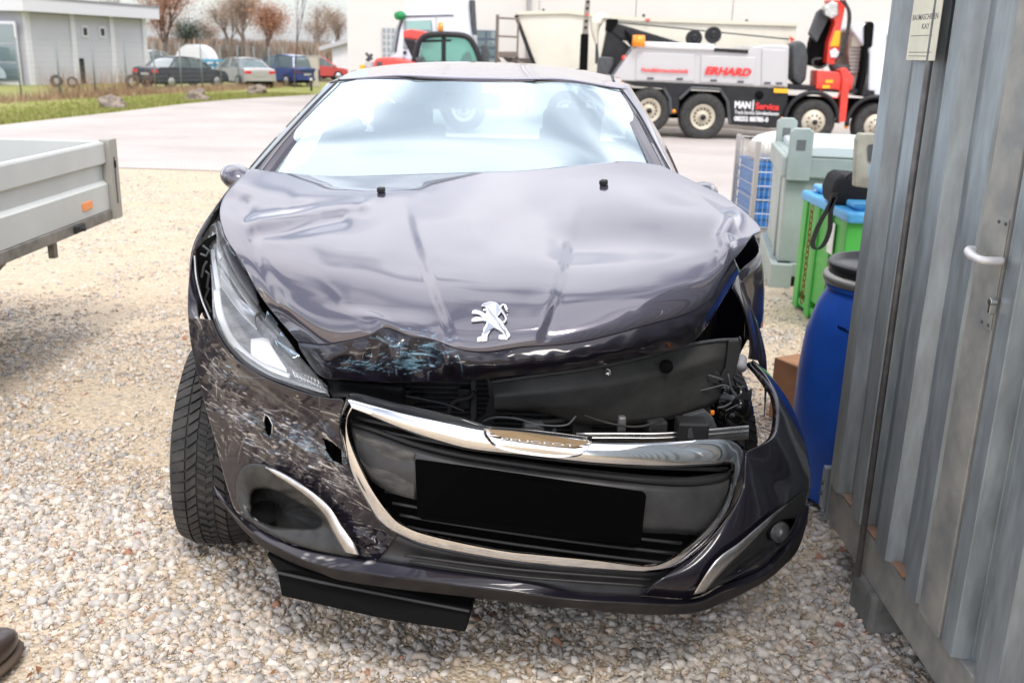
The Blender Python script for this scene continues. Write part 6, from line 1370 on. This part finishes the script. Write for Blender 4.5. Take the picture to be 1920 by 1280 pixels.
for a, b in ((1264,209),(1467,223),(1587,238)): q = MB(); c = P(a, b, YT-.04); q.lathe([(0, -.02), (.045, -.01), (.05, .02)], c, 'Y', 12); q.build('side_marker', M_['amber'], RT, smooth=True)
D(None, 'number_strip', [(1451,166),(1478,167),(1477,175),(1451,174)], YT-.05, .02, M_['yellow'], RT)
q = MB(); q.lathe([(0, -.02), (.10, -.02), (.11, .02)], P(1424, 179, YT), 'Y', 18); q.build('filler_cap', M_['deep_black'], RT, smooth=True)
rd = (P(1475,142,YT)-P(1205,130,YT)).normalized()
def ttext(body, x0, y0, x1, y1, hpx, m, parent=RT, bold=.02, shear=0, Y=YT-.075, nm='lettering'):
    a, b = P(x0, y0, Y), P(x1, y1, Y); text_mesh(body, nm, m, parent, a, b-a, (0, 0, 1), hpx*(Y*.958+.6)/FPX, (b-a).length, bold, .01, shear)
ttext('Nutzfahrzeugtechnik', 1203, 137.5, 1291, 140.5, 10, M_['red_text'])
ttext('ERHARD', 1321, 140, 1408, 144, 14.5, M_['red_text'], bold=.05, shear=.25)
YS = YT-.01
ttext('MAN', 1377, 203, 1407, 204.5, 13, M_['white_text'], bold=.04, Y=YS); ttext('|', 1410, 208, 1412, 208.2, 19, M_['white_text'], bold=.02, Y=YS)
ttext('Service', 1416, 205, 1460, 207.5, 12, M_['red_text'], bold=.03, Y=YS)
ttext('Truck-Service Schrobenhausen', 1377, 214, 1460, 217, 7, M_['white_text'], bold=.01, Y=YS)
ttext('08252 88785-0', 1376, 227, 1440, 229.5, 9, M_['white_text'], bold=.035, Y=YS)
q = MB(); a = P(1197, 84, YT-.05); q.cyl(a+Vector((0, 0, -.05)), a+Vector((0, 0, .22)), .17, .15, 14); q.build('beacon', M_['amber'], RT, smooth=True)
D(None, 'boom', [(1140,46),(1152,42),(1290,84),(1200,84),(1165,74),(1140,56)], YT+.9, .5, M_['black_metal'], RT, .03)
D(None, 'boom_mast', [(1128,110),(1140,48),(1158,50),(1165,74),(1190,96),(1160,140),(1142,146),(1122,140)], YT+.95, .4, M_['black_metal'], RT, .03)
D(None, 'boom_head', [(1140,36),(1158,36),(1160,42),(1146,60),(1138,58)], YT+.8, .6, M_['deep_black'], RT, .02)
D(None, 'lift_arm', [(1122,112),(1128,106),(1150,108),(1150,120),(1140,142),(1120,142)], YT+.5, .3, M_['dark_grey'], RT, .03)
D(None, 'hose_guard', [(1172,56),(1180,64),(1196,92),(1190,96),(1176,78)], YT+.8, .08, M_['deep_black'], RT)
q = MB(); q.tube([P(1157, 42, YT+1.1), P(1480, 74, YT+1.1)], .02, 5); q.build('winch_rope', M_['dark_grey'], RT)
for cx_, cy_, cr in ((1302, 72, 15), (1338, 66, 15)):
    c = P(cx_, cy_, YT+.6); r_ = cr*.0133; q = MB(); q.lathe([(0, -.05), (r_*.3, -.06), (r_*.5, -.03), (r_*.95, -.04), (r_, 0), (r_, .16), (0, .16)], c, 'Y', 30); dk = q.build('work_light', M_['black_metal'], RT, smooth=True, auto=40)
    D(None, 'light_bracket', [(cx_-4, cy_+10), (cx_+6, cy_+8), (cx_+2, 90), (cx_-8, 90)], YT+.65, .06, M_['silver_paint'], dk)
q = MB(); q.ico(P(1170, 110, YT+.6), (.07, .07, .09), 2); q.build('red_knob', M_['red'], RT, smooth=True)
# stowed equipment and the crane
D(None, 'spare_wheel_carrier', [(1484,84),(1500,76),(1512,84),(1516,110),(1512,150),(1500,162),(1486,150)], YT+.4, .5, M_['dark_grey'], RT, .06)
D(None, 'crane_arm', [(1520,82),(1536,28),(1546,20),(1562,26),(1572,60),(1556,120),(1540,128),(1516,122)], YT+.7, .35, M_['deep_black'], RT, .03)
D(None, 'crane_jib', [(1518,64),(1534,22),(1542,16),(1556,24),(1552,40),(1532,80)], YT+.5, .2, M_['dark_grey'], RT, .02)
D(None, 'crane_mast', [(1552,0),(1588,0),(1582,30),(1576,60),(1574,112),(1562,122),(1550,118),(1554,80),(1566,44),(1556,14)], YT+.3, .35, M_['red'], RT, .02)
D(None, 'crane_cylinder', [(1566,58),(1577,58),(1574,88),(1556,88)], YT+.27, .2, M_['yellow'], RT, .02)
D(None, 'crane_top', [(1546,14),(1560,2),(1572,6),(1572,28),(1560,36),(1548,30)], YT+.2, .3, M_['satin'], RT, .03)
D(None, 'crane_base', [(1532,132),(1560,134),(1580,136),(1598,140),(1598,168),(1576,172),(1566,168),(1530,168)], YT+.0, .6, M_['red'], RT, .03)
for x, y in ((1554, 153), (1548, 163)): D(None, 'warning_plate', [(x-6, y-3), (x+8, y-3), (x+8, y+3), (x-6, y+3)], YT-.03, .02, M_['yellow'], RT)
D(None, 'outrigger_leg', [(1580,148),(1594,150),(1586,228),(1572,230)], YT-.10, .2, M_['red'], RT, .02)
D(None, 'outrigger_head', [(1574,130),(1586,126),(1602,146),(1598,164),(1582,160)], YT-.05, .3, M_['red'], RT, .03)
q = MB(); q.tube([P(a, b, YT-.05) for a, b in ((1538,168),(1540,180),(1570,184),(1576,170))], .02, 6); q.build('step_frame', M_['red'], RT)
for k, L in enumerate(([(1576,0),(1590,20),(1588,60),(1576,100),(1566,116)], [(1582,0),(1594,26),(1590,64),(1578,104)], [(1540,110),(1526,112),(1524,122),(1536,128),(1550,122)])):
    q = MB(); q.tube(catmull([P(a, b, YT+.1) for a, b in L], 5), .03, 6); q.build('hydraulic_hose', M_['rubber'], RT, smooth=True)
D(None, 'warning_mark', [(1556,96),(1566,90),(1574,98),(1572,108),(1558,108)], YT+.27, .02, M_['white'], RT)
# cab of the recovery truck
D(None, 'cab', [(1596,56),(1606,46),(1640,42),(1700,38),(1700,188),(1632,184),(1628,170),(1630,100)], YT+.1, 2.1, mat('cab_silver', (.66, .67, .72), .35, .1, coat=.4), RT, .05)
D(None, 'cab_rear_panel', [(1592,60),(1600,50),(1632,46),(1628,140),(1596,142),(1590,100)], YT+.35, 1.6, mat('cab_grille', (.38, .30, .25), .6, var=.15), RT, .03)
for k in range(7): D(None, 'rear_slat', [(1593, 92+k*7), (1618, 92+k*7), (1618, 94+k*7), (1593, 94+k*7)], YT+.32, .03, M_['silver_paint'], RT)
D(None, 'rear_window', [(1598,68),(1614,66),(1612,88),(1596,88)], YT+.32, .03, mat('cream_blank', (.62, .58, .47), .5), RT)
D(None, 'air_intake', [(1622,48),(1632,40),(1640,44),(1636,88),(1628,92),(1624,150),(1616,180),(1608,176),(1618,130),(1622,90)], YT+.0, .35, M_['deep_black'], RT, .03)
D(None, 'side_window', [(1664,66),(1694,64),(1694,112),(1662,112)], YT+.07, .03, M_['skinglass'], RT)
D(None, 'hydraulic_tank', [(1560,122),(1590,122),(1596,134),(1566,136)], YT+.3, .4, M_['dark_grey'], RT, .03)
# cream tipper trailer
TPR = thing('tipper_trailer', 'large cream tipper trailer body with dark sloping edge behind the recovery truck', 'trailer', tuple(P(1200, 150, 29.5)))
D(None, 'tipper_body', [(966,24),(1062,22),(1190,36),(1496,48),(1500,150),(1010,150),(1004,130)], 28.5, 2.5, M_['cream'], TPR, .04)
D(None, 'body_edge', [(964,30),(970,28),(1008,128),(1000,130)], 28.4, .12, M_['black_metal'], TPR)
D(None, 'upper_rail', [(968,22),(1062,19),(1190,32),(1496,44),(1496,50),(1190,40),(1062,26),(970,28)], 28.42, .1, mat('cream_rail', (.70, .66, .54), .5), TPR)
for x in (1215, 1395): D(None, 'red_marker', [(x-5, 36), (x+5, 36), (x, 42)] if x == 1215 else [(1480, 68), (1490, 74), (1484, 80)], 28.38, .03, M_['red'], TPR)
for x, y in ((1019, 19), (1207, 29), (1400, 39)): q = MB(); q.cyl(P(x, y+4, 28.5), P(x, y-2, 28.5), .04); q.build('bolt_head', M_['dark_grey'], TPR)
for x in (1060, 1100, 1440): twheel(x, 205, 34, 28.6, TPR, rimcol)
LDR = thing('access_platform', 'brown-grey steel ladder platform with railings left of the tipper trailer', 'platform', tuple(P(960, 140, 28)))
pst = mat('platform_steel', (.22, .18, .15), .7, .3)
for L, r_ in (([(933,28),(931,124)], .05), ([(936,34),(972,36)], .03), ([(972,36),(970,100)], .03), ([(934,68),(972,70)], .03)):
    q = MB(); q.tube([P(a, b, 27.9) for a, b in L], r_, 6); q.build('rail', pst, LDR)
D(None, 'platform_deck', [(935,97),(972,97),(972,108),(935,108)], 27.8, .9, pst, LDR, .02)
D(None, 'deck_shade', [(942,108),(992,110),(1004,128),(970,126),(950,116)], 27.9, .2, mat('deck_shade_brown', (.10, .085, .075), .8), LDR)  # dark slab painted in for the shade under the platform deck
for L in ([(934,110),(950,140)], [(970,108),(952,124)], [(960,112),(1000,126)], [(934,124),(934,150)], [(972,108),(972,150)]): q = MB(); q.tube([P(a, b, 27.9) for a, b in L], .035, 6); q.build('strut', pst, LDR)
MA = thing('lattice_mast', 'perforated grey mast on a thick black post in front of the tipper trailer', 'mast', tuple(P(1092, 150, 26)))
D(None, 'black_post', [(1090,64),(1104,64),(1098,240),(1082,240)], 26.2, .3, M_['deep_black'], MA, .02)
D(None, 'perforated_beam', [(1098,0),(1107,0),(1103,64),(1092,64)], 26.3, .12, mat('beam_tan', (.30, .27, .23), .6, .2), MA)
for k in range(5):
    x, y = 1102.5-k*1.1, 4+k*12; q = MB(); q.lathe([(0, -.01), (.035, -.01), (.035, .01)], P(x, y, 26.28), 'Y', 12); q.build('hole', M_['red'] if k == 2 else M_['deep_black'], MA)
TW = thing('canvas_roll', 'pale hanging canvas sling in front of the tipper trailer', 'sling', tuple(P(1122, 110, 26)))
q = MB(); q.tube(catmull([P(a, b, 26.3) for a, b in ((1119,84),(1116,60),(1118,42),(1128,32),(1142,34))], 6), list(np.linspace(.04, .16, 13))+list(np.linspace(.16, .05, 12)), 8); q.build('canvas', M_['cream'], TW, smooth=True)
D(None, 'hook', [(1117,84),(1121,84),(1124,120),(1116,120)], 26.3, .1, M_['dark_grey'], TW)
# white tractor unit
WT = thing('truck_cab', 'white high-roof truck cab standing behind the red telehandler', 'truck', tuple(P(830, 150, 27.5)))
D(None, 'cab', [(733,110),(742,62),(752,34),(760,4),(775,-14),(880,-18),(884,40),(888,70),(890,160),(733,160)], 27, 2.3, mat('cab_white', (.74, .78, .86), .35, coat=.3), WT, .08)
D(None, 'door_outline', [(740,98),(748,52),(756,30),(850,28),(851,30),(758,32.5),(750,54),(743,98)], 26.97, .03, M_['black_metal'], WT)
D(None, 'side_window', [(757,40),(809,38),(812,62),(812,90),(756,92)], 26.97, .03, M_['skinglass'], WT, .02)
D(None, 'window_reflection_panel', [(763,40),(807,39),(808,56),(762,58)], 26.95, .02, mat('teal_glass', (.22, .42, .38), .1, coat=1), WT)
D(None, 'windscreen_edge', [(731,104),(741,60),(751,34),(755,30),(746,56),(738,96)], 26.95, .06, M_['skinglass'], WT)
D(None, 'side_deflector', [(880,0),(890,0),(894,66),(888,66),(884,40)], 26.9, .3, M_['dark_grey'], WT, .02)
D(None, 'door_seam', [(817,30),(819,30),(819,100),(817,100)], 26.97, .02, M_['silver_paint'], WT)
D(None, 'door_handle', [(756,96),(762,96),(762,102),(756,102)], 26.95, .04, M_['black_metal'], WT)
q = MB(); q.ico(P(750, 30, 26.9), (.16, .14, .12), 2, jit=.1); q.build('green_ribbon', mat('green_tag', (.02, .25, .08), .6), WT)
for x in (775, 860): twheel(x, 196, 37, 27.1, WT, rimcol)
D(None, 'wheel_guard', [(740,158),(890,158),(890,192),(740,192)], 27.05, .5, M_['black_metal'], WT)
# red telehandler
TH_ = thing('telehandler', 'red farm telehandler with green-tinted cab and amber beacon before the white cab', 'telehandler', tuple(P(810, 150, 25)))
D(None, 'cab_glass', [(782,124),(790,84),(800,70),(835,66),(876,70),(890,90),(902,124)], 24.6, 1.3, M_['greenglass'], TH_, .03)
q = MB(); q.tube(catmull([P(a, b, 24.55) for a, b in ((774,124),(782,92),(790,74),(806,66),(845,65),(876,70),(892,92),(904,124))], 6), .07, 8); q.build('cab_frame', M_['black_metal'], TH_, smooth=True)
for L, r_ in (([(832,68),(832,122)], .06), ([(788,78),(846,76)], .03)): q = MB(); q.tube([P(a, b, 24.6) for a, b in L], r_, 6); q.build('cab_post', M_['black_metal'], TH_)
D(None, 'seat', [(866,106),(874,96),(880,98),(888,122),(860,122)], 25.0, .4, M_['deep_black'], TH_, .04)
D(None, 'boom', [(756,58),(772,55),(792,58),(806,62),(806,68),(790,78),(756,72)], 25.4, .5, M_['red'], TH_, .05)
D(None, 'boom_foot', [(756,72),(775,74),(790,100),(792,122),(778,122)], 25.2, .3, M_['black_metal'], TH_, .03)
D(None, 'bonnet', [(700,118),(704,110),(718,108),(740,108),(775,116),(838,120),(838,150),(700,150)], 24.4, 1.6, M_['red'], TH_, .06)
D(None, 'air_vent', [(706,116),(716,116),(716,124),(706,124)], 24.36, .05, M_['dark_grey'], TH_)
D(None, 'chassis', [(700,140),(900,140),(900,205),(700,205)], 24.6, 1.4, M_['black_metal'], TH_)
D(None, 'rear_linkage', [(902,84),(912,82),(918,100),(916,124),(904,124)], 24.8, .3, M_['dark_grey'], TH_, .03)
D(None, 'grey_hood', [(778,108),(792,106),(797,118),(780,118)], 24.3, .3, M_['dark_grey'], TH_, .03)
q = MB(); a = P(826, 60, 24.9); q.cyl(a, a+Vector((0, 0, .22)), .075, .06, 12); q.build('beacon', M_['amber'], TH_, smooth=True)
q = MB(); q.cyl(P(826, 66, 24.9), a, .02); q.build('beacon_stem', M_['black_metal'], TH_)
for x in (725, 870): twheel(x, 205, 41, 24.6, TH_, rimcol)
SM = thing('hand_pump', 'small grey stand with yellow box at the corner of the hall', 'stand', tuple(P(690, 150, 26)))
D(None, 'yellow_box', [(674,122),(684,122),(684,132),(674,132)], 26, .2, M_['yellow'], SM, .02)
D(None, 'grey_housing', [(684,116),(698,116),(698,150),(672,150),(672,133),(684,133)], 26.02, .3, M_['silver_paint'], SM, .02)
q = MB(); q.tube([P(686, 100, 26.1), P(698, 112, 26.1)], .04, 6); q.tube([P(698, 102, 26.1), P(687, 114, 26.1)], .04, 6); q.tube([P(692, 107, 26.1), P(692, 117, 26.1)], .03, 6); q.build('crank', M_['dark_grey'], SM)
